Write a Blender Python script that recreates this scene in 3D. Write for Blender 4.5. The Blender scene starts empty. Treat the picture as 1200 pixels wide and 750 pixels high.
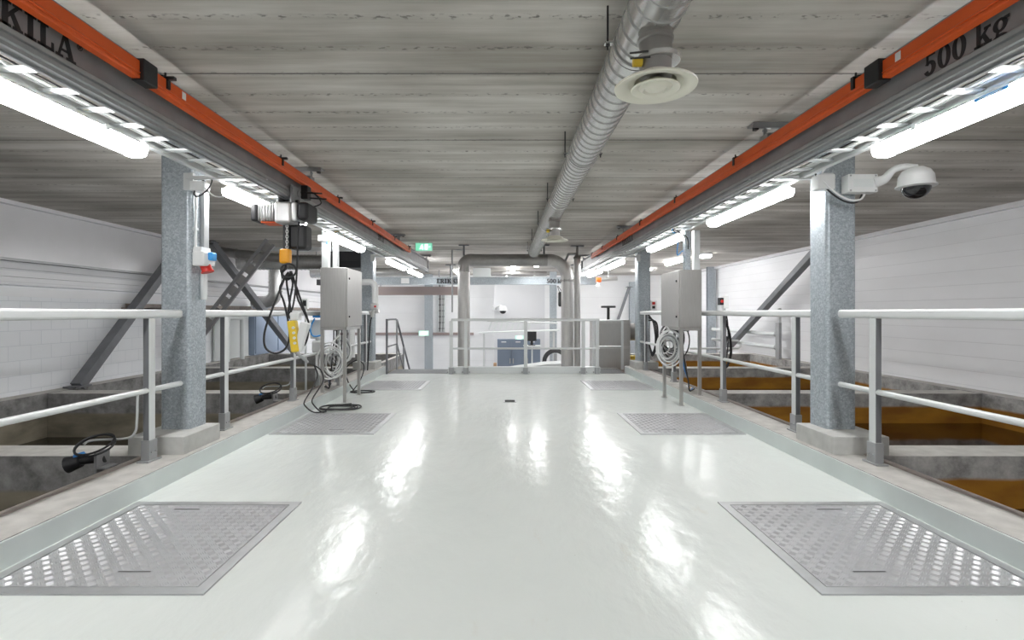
import bpy, bmesh, math, random
from mathutils import Vector, Matrix
random.seed(7)
PI = math.pi
scene = bpy.context.scene
COL = scene.collection
F, CX, CY, EYE = 600.0, 590.0, 366.0, 1.25

def px(x, y, d):
    """photo pixel at distance d along the hall -> world point"""
    return Vector(((x - CX) * d / F, d, EYE - (y - CY) * d / F))

# ------------------------------------------------------------------ materials
def new_mat(name):
    m = bpy.data.materials.new(name); m.use_nodes = True
    nt = m.node_tree
    return m, nt, nt.nodes['Principled BSDF']

def simple(name, col, rough=0.5, metal=0.0, spec=0.5, noise=0.0, nscale=8.0, coat=0.0, bump=0.0):
    m, nt, b = new_mat(name)
    b.inputs['Base Color'].default_value = (*col, 1)
    b.inputs['Roughness'].default_value = rough
    b.inputs['Metallic'].default_value = metal
    b.inputs['Specular IOR Level'].default_value = spec
    if coat: b.inputs['Coat Weight'].default_value = coat
    if noise or bump:
        g = nt.nodes.new('ShaderNodeNewGeometry')
        n = nt.nodes.new('ShaderNodeTexNoise'); n.inputs['Scale'].default_value = nscale; n.inputs['Detail'].default_value = 6
        nt.links.new(g.outputs['Position'], n.inputs['Vector'])
        if noise:
            r = nt.nodes.new('ShaderNodeMapRange')
            r.inputs['From Min'].default_value = 0.3; r.inputs['From Max'].default_value = 0.7
            r.inputs['To Min'].default_value = 1 - noise; r.inputs['To Max'].default_value = 1 + noise
            nt.links.new(n.outputs['Fac'], r.inputs['Value'])
            v = nt.nodes.new('ShaderNodeVectorMath'); v.operation = 'SCALE'
            v.inputs[0].default_value = col
            nt.links.new(r.outputs['Result'], v.inputs['Scale'])
            nt.links.new(v.outputs['Vector'], b.inputs['Base Color'])
        if bump:
            bp = nt.nodes.new('ShaderNodeBump'); bp.inputs['Strength'].default_value = bump; bp.inputs['Distance'].default_value = 0.01
            nt.links.new(n.outputs['Fac'], bp.inputs['Height']); nt.links.new(bp.outputs['Normal'], b.inputs['Normal'])
    return m

def N(nt, kind, **kw):
    n = nt.nodes.new(kind)
    for k, v in kw.items(): setattr(n, k, v)
    return n

def ramp(nt, stops, interp='LINEAR'):
    r = nt.nodes.new('ShaderNodeValToRGB'); cr = r.color_ramp; cr.interpolation = interp
    while len(cr.elements) > 1: cr.elements.remove(cr.elements[-1])
    cr.elements[0].position = stops[0][0]; cr.elements[0].color = (*stops[0][1], 1)
    for p, c in stops[1:]:
        e = cr.elements.new(p); e.color = (*c, 1)
    return r

def pos_scaled(nt, s, off=(0, 0, 0)):
    g = N(nt, 'ShaderNodeNewGeometry'); mp = N(nt, 'ShaderNodeMapping')
    mp.inputs['Scale'].default_value = s; mp.inputs['Location'].default_value = off
    nt.links.new(g.outputs['Position'], mp.inputs['Vector'])
    return mp.outputs['Vector']

def mat_floor():
    m, nt, b = new_mat('epoxy_floor'); L = nt.links.new
    big = N(nt, 'ShaderNodeTexNoise'); big.inputs['Scale'].default_value = 0.9; big.inputs['Detail'].default_value = 5
    L(pos_scaled(nt, (1, 1, 1)), big.inputs['Vector'])
    rb = ramp(nt, [(0.3, (.735, .775, .75)), (0.7, (.78, .815, .79))]); L(big.outputs['Fac'], rb.inputs['Fac'])
    st = N(nt, 'ShaderNodeTexNoise'); st.inputs['Scale'].default_value = 1.6; st.inputs['Detail'].default_value = 8; st.inputs['Roughness'].default_value = .7
    L(pos_scaled(nt, (2.2, .9, 1), (3.1, 1.7, 0)), st.inputs['Vector'])
    rs = ramp(nt, [(0.62, (0, 0, 0)), (0.8, (.5, .5, .5))]); L(st.outputs['Fac'], rs.inputs['Fac'])
    mx = N(nt, 'ShaderNodeMix', data_type='RGBA'); L(rs.outputs['Color'], mx.inputs['Factor'])
    L(rb.outputs['Color'], mx.inputs['A']); mx.inputs['B'].default_value = (.62, .57, .46, 1)
    sp = N(nt, 'ShaderNodeTexVoronoi'); sp.inputs['Scale'].default_value = 9
    L(pos_scaled(nt, (1, 1, 1)), sp.inputs['Vector'])
    rp = ramp(nt, [(0.018, (1, 1, 1)), (0.03, (0, 0, 0))]); L(sp.outputs['Distance'], rp.inputs['Fac'])
    m2 = N(nt, 'ShaderNodeMix', data_type='RGBA'); 
    L(rp.outputs['Color'], m2.inputs['Factor']); L(mx.outputs['Result'], m2.inputs['A']); m2.inputs['B'].default_value = (.5, .5, .46, 1)
    L(m2.outputs['Result'], b.inputs['Base Color'])
    rr = N(nt, 'ShaderNodeMapRange'); rr.inputs['To Min'].default_value = .10; rr.inputs['To Max'].default_value = .24
    L(st.outputs['Fac'], rr.inputs['Value']); L(rr.outputs['Result'], b.inputs['Roughness'])
    b.inputs['Specular IOR Level'].default_value = .15
    wv = N(nt, 'ShaderNodeTexNoise'); wv.inputs['Scale'].default_value = 5.5; wv.inputs['Detail'].default_value = 4
    L(pos_scaled(nt, (1.6, .8, 1)), wv.inputs['Vector'])
    bp = N(nt, 'ShaderNodeBump'); bp.inputs['Strength'].default_value = .45; bp.inputs['Distance'].default_value = .012
    L(wv.outputs['Fac'], bp.inputs['Height']); L(bp.outputs['Normal'], b.inputs['Normal'])
    return m

def mat_ceiling():
    m, nt, b = new_mat('hollow_core_slab'); L = nt.links.new
    # long streaks across the hall
    n1 = N(nt, 'ShaderNodeTexNoise'); n1.inputs['Scale'].default_value = 1; n1.inputs['Detail'].default_value = 7; n1.inputs['Roughness'].default_value = .65
    L(pos_scaled(nt, (.35, 5.5, 1)), n1.inputs['Vector'])
    r1 = ramp(nt, [(.27, (.36, .335, .30)), (.5, (.57, .545, .51)), (.72, (.76, .745, .715))]); L(n1.outputs['Fac'], r1.inputs['Fac'])
    n2 = N(nt, 'ShaderNodeTexNoise'); n2.inputs['Scale'].default_value = 1.3; n2.inputs['Detail'].default_value = 4
    L(pos_scaled(nt, (.5, 1, 1)), n2.inputs['Vector'])
    r2 = ramp(nt, [(.35, (.68, .665, .64)), (.66, (1.12, 1.12, 1.12))]); L(n2.outputs['Fac'], r2.inputs['Fac'])
    mul = N(nt, 'ShaderNodeMix', data_type='RGBA', blend_type='MULTIPLY'); mul.inputs['Factor'].default_value = 1
    L(r1.outputs['Color'], mul.inputs['A']); L(r2.outputs['Color'], mul.inputs['B'])
    # joints every 1.2 m and finer pitted lines every 0.3 m
    g = N(nt, 'ShaderNodeNewGeometry'); sx = N(nt, 'ShaderNodeSeparateXYZ'); L(g.outputs['Position'], sx.inputs['Vector'])
    def line(period, off, width):
        a = N(nt, 'ShaderNodeMath', operation='ADD'); L(sx.outputs['Y'], a.inputs[0]); a.inputs[1].default_value = -off + period * 40.5
        mo = N(nt, 'ShaderNodeMath', operation='MODULO'); L(a.outputs[0], mo.inputs[0]); mo.inputs[1].default_value = period
        s = N(nt, 'ShaderNodeMath', operation='SUBTRACT'); L(mo.outputs[0], s.inputs[0]); s.inputs[1].default_value = period / 2
        ab = N(nt, 'ShaderNodeMath', operation='ABSOLUTE'); L(s.outputs[0], ab.inputs[0])
        lt = N(nt, 'ShaderNodeMapRange', interpolation_type='SMOOTHSTEP'); L(ab.outputs[0], lt.inputs['Value'])
        lt.inputs['From Min'].default_value = 0; lt.inputs['From Max'].default_value = width
        lt.inputs['To Min'].default_value = 1; lt.inputs['To Max'].default_value = 0
        return lt.outputs['Result']
    joint = line(1.2, 3.11, .014)
    fine = line(.3, 3.11, .035)
    pit = N(nt, 'ShaderNodeTexNoise'); pit.inputs['Scale'].default_value = 26; pit.inputs['Detail'].default_value = 3
    L(pos_scaled(nt, (1, 1.6, 1)), pit.inputs['Vector'])
    rp = ramp(nt, [(.56, (0, 0, 0)), (.64, (1, 1, 1))]); L(pit.outputs['Fac'], rp.inputs['Fac'])
    pm = N(nt, 'ShaderNodeMath', operation='MULTIPLY'); L(rp.outputs['Color'], pm.inputs[0]); L(fine, pm.inputs[1])
    p2 = N(nt, 'ShaderNodeMath', operation='MULTIPLY'); L(pm.outputs[0], p2.inputs[0]); p2.inputs[1].default_value = .75
    mxx = N(nt, 'ShaderNodeMath', operation='MAXIMUM'); L(joint, mxx.inputs[0]); L(p2.outputs[0], mxx.inputs[1])
    dk = N(nt, 'ShaderNodeMix', data_type='RGBA'); L(mxx.outputs[0], dk.inputs['Factor'])
    L(mul.outputs['Result'], dk.inputs['A']); dk.inputs['B'].default_value = (.13, .12, .11, 1)
    L(dk.outputs['Result'], b.inputs['Base Color'])
    b.inputs['Roughness'].default_value = .85
    inv = N(nt, 'ShaderNodeMath', operation='SUBTRACT'); inv.inputs[0].default_value = 1; L(mxx.outputs[0], inv.inputs[1])
    bp = N(nt, 'ShaderNodeBump'); bp.inputs['Strength'].default_value = .5; bp.inputs['Distance'].default_value = .012
    L(inv.outputs[0], bp.inputs['Height']); L(bp.outputs['Normal'], b.inputs['Normal'])
    return m

def mat_panel(name, col, pitch, rough=.4, depth=.5):
    """wall boards with horizontal joints"""
    m, nt, b = new_mat(name); L = nt.links.new
    g = N(nt, 'ShaderNodeNewGeometry'); sx = N(nt, 'ShaderNodeSeparateXYZ'); L(g.outputs['Position'], sx.inputs['Vector'])
    a = N(nt, 'ShaderNodeMath', operation='ADD'); L(sx.outputs['Z'], a.inputs[0]); a.inputs[1].default_value = 10 * pitch + .03
    mo = N(nt, 'ShaderNodeMath', operation='MODULO'); L(a.outputs[0], mo.inputs[0]); mo.inputs[1].default_value = pitch
    mr = N(nt, 'ShaderNodeMapRange'); L(mo.outputs[0], mr.inputs['Value'])
    mr.inputs['From Min'].default_value = 0; mr.inputs['From Max'].default_value = .012
    n = N(nt, 'ShaderNodeTexNoise'); n.inputs['Scale'].default_value = 1.1; n.inputs['Detail'].default_value = 5
    L(pos_scaled(nt, (.6, .6, 1.4)), n.inputs['Vector'])
    r = ramp(nt, [(.3, tuple(c * .95 for c in col)), (.7, tuple(min(1, c * 1.03) for c in col))]); L(n.outputs['Fac'], r.inputs['Fac'])
    mx = N(nt, 'ShaderNodeMix', data_type='RGBA'); L(mr.outputs['Result'], mx.inputs['Factor'])
    mx.inputs['A'].default_value = (*[c * .82 for c in col], 1); L(r.outputs['Color'], mx.inputs['B'])
    L(mx.outputs['Result'], b.inputs['Base Color'])
    b.inputs['Roughness'].default_value = rough
    bp = N(nt, 'ShaderNodeBump'); bp.inputs['Strength'].default_value = depth; bp.inputs['Distance'].default_value = .006
    L(mr.outputs['Result'], bp.inputs['Height']); L(bp.outputs['Normal'], b.inputs['Normal'])
    return m

def mat_block():
    m, nt, b = new_mat('painted_blockwork'); L = nt.links.new
    g = N(nt, 'ShaderNodeNewGeometry'); sx = N(nt, 'ShaderNodeSeparateXYZ'); L(g.outputs['Position'], sx.inputs['Vector'])
    cb = N(nt, 'ShaderNodeCombineXYZ'); L(sx.outputs['Y'], cb.inputs['X']); L(sx.outputs['Z'], cb.inputs['Y'])
    br = N(nt, 'ShaderNodeTexBrick'); br.inputs['Scale'].default_value = 1
    br.inputs['Brick Width'].default_value = .32; br.inputs['Row Height'].default_value = .2
    br.inputs['Mortar Size'].default_value = .004; br.inputs['Mortar Smooth'].default_value = .3
    br.inputs['Color1'].default_value = (.85, .87, .90, 1); br.inputs['Color2'].default_value = (.88, .90, .93, 1); br.inputs['Mortar'].default_value = (.72, .75, .79, 1)
    L(cb.outputs['Vector'], br.inputs['Vector'])
    L(br.outputs['Color'], b.inputs['Base Color']); b.inputs['Roughness'].default_value = .5
    iv = N(nt, 'ShaderNodeMath', operation='SUBTRACT'); iv.inputs[0].default_value = 1; L(br.outputs['Fac'], iv.inputs[1])
    bp = N(nt, 'ShaderNodeBump'); bp.inputs['Strength'].default_value = .5; bp.inputs['Distance'].default_value = .006
    L(iv.outputs[0], bp.inputs['Height']); L(bp.outputs['Normal'], b.inputs['Normal'])
    return m

def mat_basin(name, low_a, low_b, level, dry):
    """basin wall: grey wet concrete over a stained band with a ragged tide line"""
    m, nt, b = new_mat(name); L = nt.links.new
    n = N(nt, 'ShaderNodeTexNoise'); n.inputs['Scale'].default_value = 5; n.inputs['Detail'].default_value = 9; n.inputs['Roughness'].default_value = .7
    L(pos_scaled(nt, (1, 1, 1)), n.inputs['Vector'])
    up = ramp(nt, [(.34, tuple(c * .5 for c in dry)), (.52, dry), (.72, tuple(c * 1.5 for c in dry))]); L(n.outputs['Fac'], up.inputs['Fac'])
    n3 = N(nt, 'ShaderNodeTexNoise'); n3.inputs['Scale'].default_value = 2.2; n3.inputs['Detail'].default_value = 6
    L(pos_scaled(nt, (1, 1, 2.5), (4, 2, 0)), n3.inputs['Vector'])
    lo = ramp(nt, [(.35, low_a), (.65, low_b)]); L(n3.outputs['Fac'], lo.inputs['Fac'])
    g = N(nt, 'ShaderNodeNewGeometry'); sx = N(nt, 'ShaderNodeSeparateXYZ'); L(g.outputs['Position'], sx.inputs['Vector'])
    ns = N(nt, 'ShaderNodeMath', operation='MULTIPLY_ADD'); L(n3.outputs['Fac'], ns.inputs[0]); ns.inputs[1].default_value = .06; L(sx.outputs['Z'], ns.inputs[2])
    mr = N(nt, 'ShaderNodeMapRange'); L(ns.outputs[0], mr.inputs['Value'])
    mr.inputs['From Min'].default_value = level; mr.inputs['From Max'].default_value = level + .03
    mx = N(nt, 'ShaderNodeMix', data_type='RGBA'); L(mr.outputs['Result'], mx.inputs['Factor'])
    L(lo.outputs['Color'], mx.inputs['A']); L(up.outputs['Color'], mx.inputs['B'])
    L(mx.outputs['Result'], b.inputs['Base Color']); b.inputs['Roughness'].default_value = .7
    bp = N(nt, 'ShaderNodeBump'); bp.inputs['Strength'].default_value = .3; bp.inputs['Distance'].default_value = .01
    L(n.outputs['Fac'], bp.inputs['Height']); L(bp.outputs['Normal'], b.inputs['Normal'])
    return m

def mat_galv():
    m, nt, b = new_mat('galvanised_steel'); L = nt.links.new
    v = N(nt, 'ShaderNodeTexVoronoi'); v.inputs['Scale'].default_value = 85; v.inputs['Randomness'].default_value = 1
    L(pos_scaled(nt, (1, 1, 1)), v.inputs['Vector'])
    sep = N(nt, 'ShaderNodeSeparateColor'); L(v.outputs['Color'], sep.inputs['Color'])
    r = ramp(nt, [(0, (.335, .375, .41)), (.55, (.41, .455, .49)), (1, (.53, .575, .605))]); L(sep.outputs['Red'], r.inputs['Fac'])
    L(r.outputs['Color'], b.inputs['Base Color'])
    b.inputs['Metallic'].default_value = .45
    rr = N(nt, 'ShaderNodeMapRange'); rr.inputs['To Min'].default_value = .35; rr.inputs['To Max'].default_value = .6
    L(sep.outputs['Green'], rr.inputs['Value']); L(rr.outputs['Result'], b.inputs['Roughness'])
    return m

def mat_stainless(name='brushed_stainless', col=(.49, .48, .465), rough=.3, ax=(60, 60, 2)):
    m, nt, b = new_mat(name); L = nt.links.new
    n = N(nt, 'ShaderNodeTexNoise'); n.inputs['Scale'].default_value = 3; n.inputs['Detail'].default_value = 4
    L(pos_scaled(nt, ax), n.inputs['Vector'])
    r = ramp(nt, [(.3, tuple(c * .93 for c in col)), (.7, tuple(c * 1.06 for c in col))]); L(n.outputs['Fac'], r.inputs['Fac'])
    L(r.outputs['Color'], b.inputs['Base Color']); b.inputs['Metallic'].default_value = .72; b.inputs['Roughness'].default_value = rough
    return m

def mat_emit(name, col, strength):
    m, nt, b = new_mat(name)
    b.inputs['Base Color'].default_value = (.9, .9, .9, 1)
    b.inputs['Emission Color'].default_value = (*col, 1); b.inputs['Emission Strength'].default_value = strength
    return m

LAMP_POWER = 9.0
M = dict(
    floor=mat_floor(), ceiling=mat_ceiling(), block=mat_block(),
    panel=mat_panel('white_wall_boards', (.885, .89, .91), .21, depth=.3), panel_big=mat_panel('white_wall_panels', (.89, .90, .91), .62),
    upper=simple('grey_white_cladding', (.80, .795, .82), .25, noise=.03, nscale=2),
    front=simple('plain_white_wall', (.75, .76, .78), .6),
    basin_right=mat_basin('rust_stained_basin', (.25, .10, .007), (.42, .19, .014), -.03, (.37, .365, .355)),
    basin_left=mat_basin('ochre_stained_basin', (.165, .145, .11), (.30, .265, .20), -.12, (.25, .245, .24)),
    dry=simple('dry_concrete', (.50, .485, .46), .85, noise=.14, nscale=9, bump=.2),
    pedestal=simple('cast_concrete', (.53, .53, .51), .8, noise=.09, nscale=12, bump=.15),
    kerb_paint=simple('grey_green_paint', (.64, .69, .68), .4, noise=.05, nscale=3),
    edge=simple('weathered_edge_angle', (.32, .275, .25), .6, noise=.2, nscale=12),
    galv=mat_galv(), 
    beamgrey=simple('grey_mill_steel', (.30, .30, .305), .5, metal=.3, noise=.12, nscale=5),
    beamlight=simple('rolled_channel_steel', (.40, .41, .42), .38, metal=.6, noise=.08, nscale=6),
    orange=simple('orange_plastic', (.74, .105, .014), .45, noise=.06, nscale=4),
    black=simple('black_plastic', (.018, .018, .02), .45),
    rubber=simple('black_rubber', (.022, .022, .024), .55),
    white_paint=simple('white_painted_steel', (.72, .75, .75), .35),
    rail=simple('anodised_aluminium', (.68, .70, .70), .38, metal=.35),
    rail_dark=simple('aluminium_profile', (.40, .41, .42), .42, metal=.5),
    white_plastic=simple('white_plastic', (.78, .79, .79), .4),
    cream=simple('cream_enamel', (.74, .72, .62), .35),
    steel=mat_stainless(), duct=mat_stainless('spiral_duct_steel', (.62, .62, .61), .27, (6, 6, 6)),
    duct_dark=mat_stainless('dull_duct_steel', (.36, .35, .34), .42, (4, 4, 4)),
    pipe=mat_stainless('stainless_pipe', (.55, .54, .53), .46, (8, 8, 2)),
    tread=simple('aluminium_tread_plate', (.56, .565, .58), .36, metal=.5, noise=.05, nscale=6),
    tread_frame=simple('aluminium_hatch_frame', (.50, .51, .52), .4, metal=.6, noise=.06, nscale=10),
    dark=simple('dark_gap', (.03, .03, .03), .8),
    yellow=simple('amber_plastic', (.82, .36, .01), .4), lemon=simple('yellow_plastic', (.85, .60, .05), .4),
    red=simple('red_plastic', (.62, .03, .02), .4), blue=simple('blue_plastic', (.03, .23, .62), .4),
    sky=simple('bright_blue_plastic', (.05, .33, .75), .4),
    cabinet_blue=simple('slate_blue_paint', (.20, .245, .32), .4), door_blue=simple('grey_blue_paint', (.33, .41, .54), .45),
    silver=simple('cast_aluminium', (.62, .62, .62), .35, metal=.7),
    brown_duct=simple('brown_painted_duct', (.33, .27, .26), .5),
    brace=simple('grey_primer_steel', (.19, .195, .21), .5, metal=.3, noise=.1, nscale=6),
    water_right=None, water_left=None,
    lamp=mat_emit('lit_diffuser', (1.0, 1.0, 1.0), LAMP_POWER),
    green=mat_emit('lit_green_sign', (.01, .50, .27), .32), white_sign=mat_emit('lit_white_sign', (.85, 1, .93), .35),
    glass_dark=simple('smoked_dome', (.012, .012, .014), .04, spec=.8),
    kraft=simple('cardboard', (.55, .36, .22), .8), green_cable=simple('green_cable_sheath', (.05, .42, .25), .5),
    text=simple('black_lettering', (.02, .02, .022), .6),
)
def mat_water(name, col, rough):
    m, nt, b = new_mat(name); L = nt.links.new
    b.inputs['Base Color'].default_value = (*col, 1); b.inputs['Roughness'].default_value = rough
    b.inputs['Specular IOR Level'].default_value = .35
    n = N(nt, 'ShaderNodeTexNoise'); n.inputs['Scale'].default_value = 4
    L(pos_scaled(nt, (1, 1, 1)), n.inputs['Vector'])
    bp = N(nt, 'ShaderNodeBump'); bp.inputs['Strength'].default_value = .06; bp.inputs['Distance'].default_value = .02
    L(n.outputs['Fac'], bp.inputs['Height']); L(bp.outputs['Normal'], b.inputs['Normal'])
    return m
M['water_right'] = mat_water('rust_brown_water', (.035, .014, .003), .05)
M['water_left'] = mat_water('murky_water', (.02, .017, .012), .06)

# ------------------------------------------------------------------ mesh builder
ORG = {}
class MB:
    def __init__(s): s.bm = bmesh.new()
    def box(s, x0, x1, y0, y1, z0, z1, bev=0.0, seg=2, rot=None):
        r = bmesh.ops.create_cube(s.bm, size=1)
        vs = r['verts']
        c = Vector(((x0 + x1) / 2, (y0 + y1) / 2, (z0 + z1) / 2)); d = (abs(x1 - x0), abs(y1 - y0), abs(z1 - z0))
        for v in vs: v.co = Vector((v.co.x * d[0], v.co.y * d[1], v.co.z * d[2]))
        if bev > 0:
            es = list({e for v in vs for e in v.link_edges})
            bmesh.ops.bevel(s.bm, geom=es, offset=min(bev, min(d) * .49), segments=seg, profile=.5, affect='EDGES')
            vs = s._isl(vs)
        for v in vs: v.co = (rot @ v.co if rot is not None else v.co) + c
        return s
    def _isl(s, seeds):
        # bevel rebuilds the verts: everything not yet marked belongs to this call
        if not hasattr(s, 'done'): s.done = set()
        return [v for v in s.bm.verts if v not in s.done] 
    def _mark(s):
        s.done = set(s.bm.verts)
    def bar(s, a, b, w, h, up=Vector((0, 0, 1))):
        a, b = Vector(a), Vector(b); d = (b - a); L = d.length; d.normalize()
        sd = d.cross(up); 
        if sd.length < 1e-4: sd = Vector((1, 0, 0))
        sd.normalize(); u = sd.cross(d)
        vs = []
        for p in (a, b):
            for i, j in ((-1, -1), (1, -1), (1, 1), (-1, 1)): vs.append(s.bm.verts.new(p + sd * w / 2 * i + u * h / 2 * j))
        f = s.bm.faces.new
        f(vs[3::-1]); f(vs[4:8])
        for k in range(4): f((vs[k], vs[(k + 1) % 4], vs[4 + (k + 1) % 4], vs[4 + k]))
        return s
    def tube(s, path, r, seg=10, cap=True, closed=False):
        path = [Vector(p) for p in path]; n = len(path); rings = []; prev = None
        for i, p in enumerate(path):
            if closed: t = (path[(i + 1) % n] - path[i - 1]).normalized()
            else: t = (path[min(i + 1, n - 1)] - path[max(i - 1, 0)]).normalized()
            if prev is None:
                a = Vector((0, 0, 1)) if abs(t.z) < .9 else Vector((1, 0, 0))
                u = t.cross(a).normalized()
            else:
                u = (prev - t * prev.dot(t))
                u = u.normalized() if u.length > 1e-6 else t.orthogonal().normalized()
            prev = u; w = t.cross(u)
            rr = r[i] if isinstance(r, (list, tuple)) else r
            rings.append([s.bm.verts.new(p + (u * math.cos(2 * PI * k / seg) + w * math.sin(2 * PI * k / seg)) * rr) for k in range(seg)])
        for i in range(n if closed else n - 1):
            A, B = rings[i], rings[(i + 1) % n]
            for k in range(seg): s.bm.faces.new((A[k], A[(k + 1) % seg], B[(k + 1) % seg], B[k]))
        if cap and not closed:
            s.bm.faces.new(rings[0][::-1]); s.bm.faces.new(rings[-1])
        return s
    def cyl(s, a, b, r, seg=16, r2=None): return s.tube([a, b], [r, r if r2 is None else r2], seg)
    def lathe(s, prof, c=(0, 0, 0), axis='Z', seg=32, cap=True):
        """prof: (radius, height) pairs"""
        c = Vector(c); rings = []
        for r, h in prof:
            ring = []
            for k in range(seg):
                a = 2 * PI * k / seg; x, y = r * math.cos(a), r * math.sin(a)
                co = {'Z': (x, y, h), 'Y': (x, h, -y), 'X': (h, x, y)}[axis]
                ring.append(s.bm.verts.new(c + Vector(co)))
            rings.append(ring)
        for A, B in zip(rings, rings[1:]):
            for k in range(seg): s.bm.faces.new((A[k], A[(k + 1) % seg], B[(k + 1) % seg], B[k]))
        if cap: s.bm.faces.new(rings[0][::-1]); s.bm.faces.new(rings[-1])
        return s
    def prism(s, poly, axis, a, b):
        def mk(p, t):
            return {'X': (t, p[0], p[1]), 'Y': (p[0], t, p[1]), 'Z': (p[0], p[1], t)}[axis]
        A = [s.bm.verts.new(mk(p, a)) for p in poly]; B = [s.bm.verts.new(mk(p, b)) for p in poly]
        s.bm.faces.new(A[::-1]); s.bm.faces.new(B); n = len(poly)
        for k in range(n): s.bm.faces.new((A[k], A[(k + 1) % n], B[(k + 1) % n], B[k]))
        return s
    def build(s, name, mat, parent=None, label=None, cat=None, group=None, kind=None, top=None, smooth=True):
        bm = s.bm
        bmesh.ops.recalc_face_normals(bm, faces=bm.faces)
        if parent is not None: org = ORG[parent.name]
        else:
            xs = [v.co for v in bm.verts]
            org = Vector(((min(v.x for v in xs) + max(v.x for v in xs)) / 2, (min(v.y for v in xs) + max(v.y for v in xs)) / 2, min(v.z for v in xs)))
        for v in bm.verts: v.co -= org
        me = bpy.data.meshes.new(name)
        if top is not None:
            for f in bm.faces:
                if f.normal.z > .9: f.material_index = 1
        bm.to_mesh(me); bm.free()
        if smooth:
            me.polygons.foreach_set('use_smooth', [True] * len(me.polygons))
            me.set_sharp_from_angle(angle=math.radians(50))
        me.materials.append(M[mat]); 
        if top is not None: me.materials.append(M[top])
        o = bpy.data.objects.new(name, me); COL.objects.link(o)
        if smooth:
            wn = o.modifiers.new('weighted_normals', 'WEIGHTED_NORMAL'); wn.keep_sharp = True; wn.weight = 80
        if parent is not None: o.parent = parent
        else: o.location = org
        ORG[o.name] = org
        tag(o, label, cat, group, kind)
        return o

def tag(o, label=None, cat=None, group=None, kind=None):
    if label: o['label'] = label
    if cat: o['category'] = cat
    if group: o['group'] = group
    if kind: o['kind'] = kind
    return o

def thing(name, label, cat, loc, group=None):
    o = bpy.data.objects.new(name, None); COL.objects.link(o); o.location = loc; o.empty_display_size = .1
    ORG[o.name] = Vector(loc)
    tag(o, label, cat, group, 'thing'); return o

def copy_tree(o, shift, label=None, group=None, scale=None):
    def rec(src, par):
        c = src.copy(); COL.objects.link(c)
        if par is not None: c.parent = par
        for ch in src.children: rec(ch, c)
        return c
    c = rec(o, None)
    c.location = Vector(o.location) + Vector(shift)
    if scale: c.scale = scale
    if label: c['label'] = label
    if group: c['group'] = group
    return c

def smooth_path(pts, n=8, closed=False):
    pts = [Vector(p) for p in pts]; out = []; N_ = len(pts)
    rng = range(N_ if closed else N_ - 1)
    for i in rng:
        if closed: p0, p1, p2, p3 = pts[i - 1], pts[i], pts[(i + 1) % N_], pts[(i + 2) % N_]
        else: p0, p1, p2, p3 = pts[max(i - 1, 0)], pts[i], pts[i + 1], pts[min(i + 2, N_ - 1)]
        for k in range(n):
            t = k / n
            out.append(.5 * ((2 * p1) + (-p0 + p2) * t + (2 * p0 - 5 * p1 + 4 * p2 - p3) * t * t + (-p0 + 3 * p1 - 3 * p2 + p3) * t ** 3))
    if not closed: out.append(pts[-1])
    return out

def bend(p0, corner, p1, r, n=8):
    """straight - quarter bend - straight"""
    p0, c, p1 = Vector(p0), Vector(corner), Vector(p1)
    a, b = (p0 - c).normalized(), (p1 - c).normalized()
    o = c + (a + b) * r
    out = [p0]
    for k in range(n + 1):
        t = PI / 2 * k / n
        out.append(o - b * r * math.cos(t) - a * r * math.sin(t))
    return out + [p1]

def bbox(b):
    """fresh builder with one bevelled box: b = (x0,x1,y0,y1,z0,z1,bevel)"""
    return MB().box(*b)

class MBX(MB):
    """builder whose boxes may be bevelled one after another"""
    def box(s, *a, **k):
        s._mark(); return MB.box(s, *a, **k)

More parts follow.
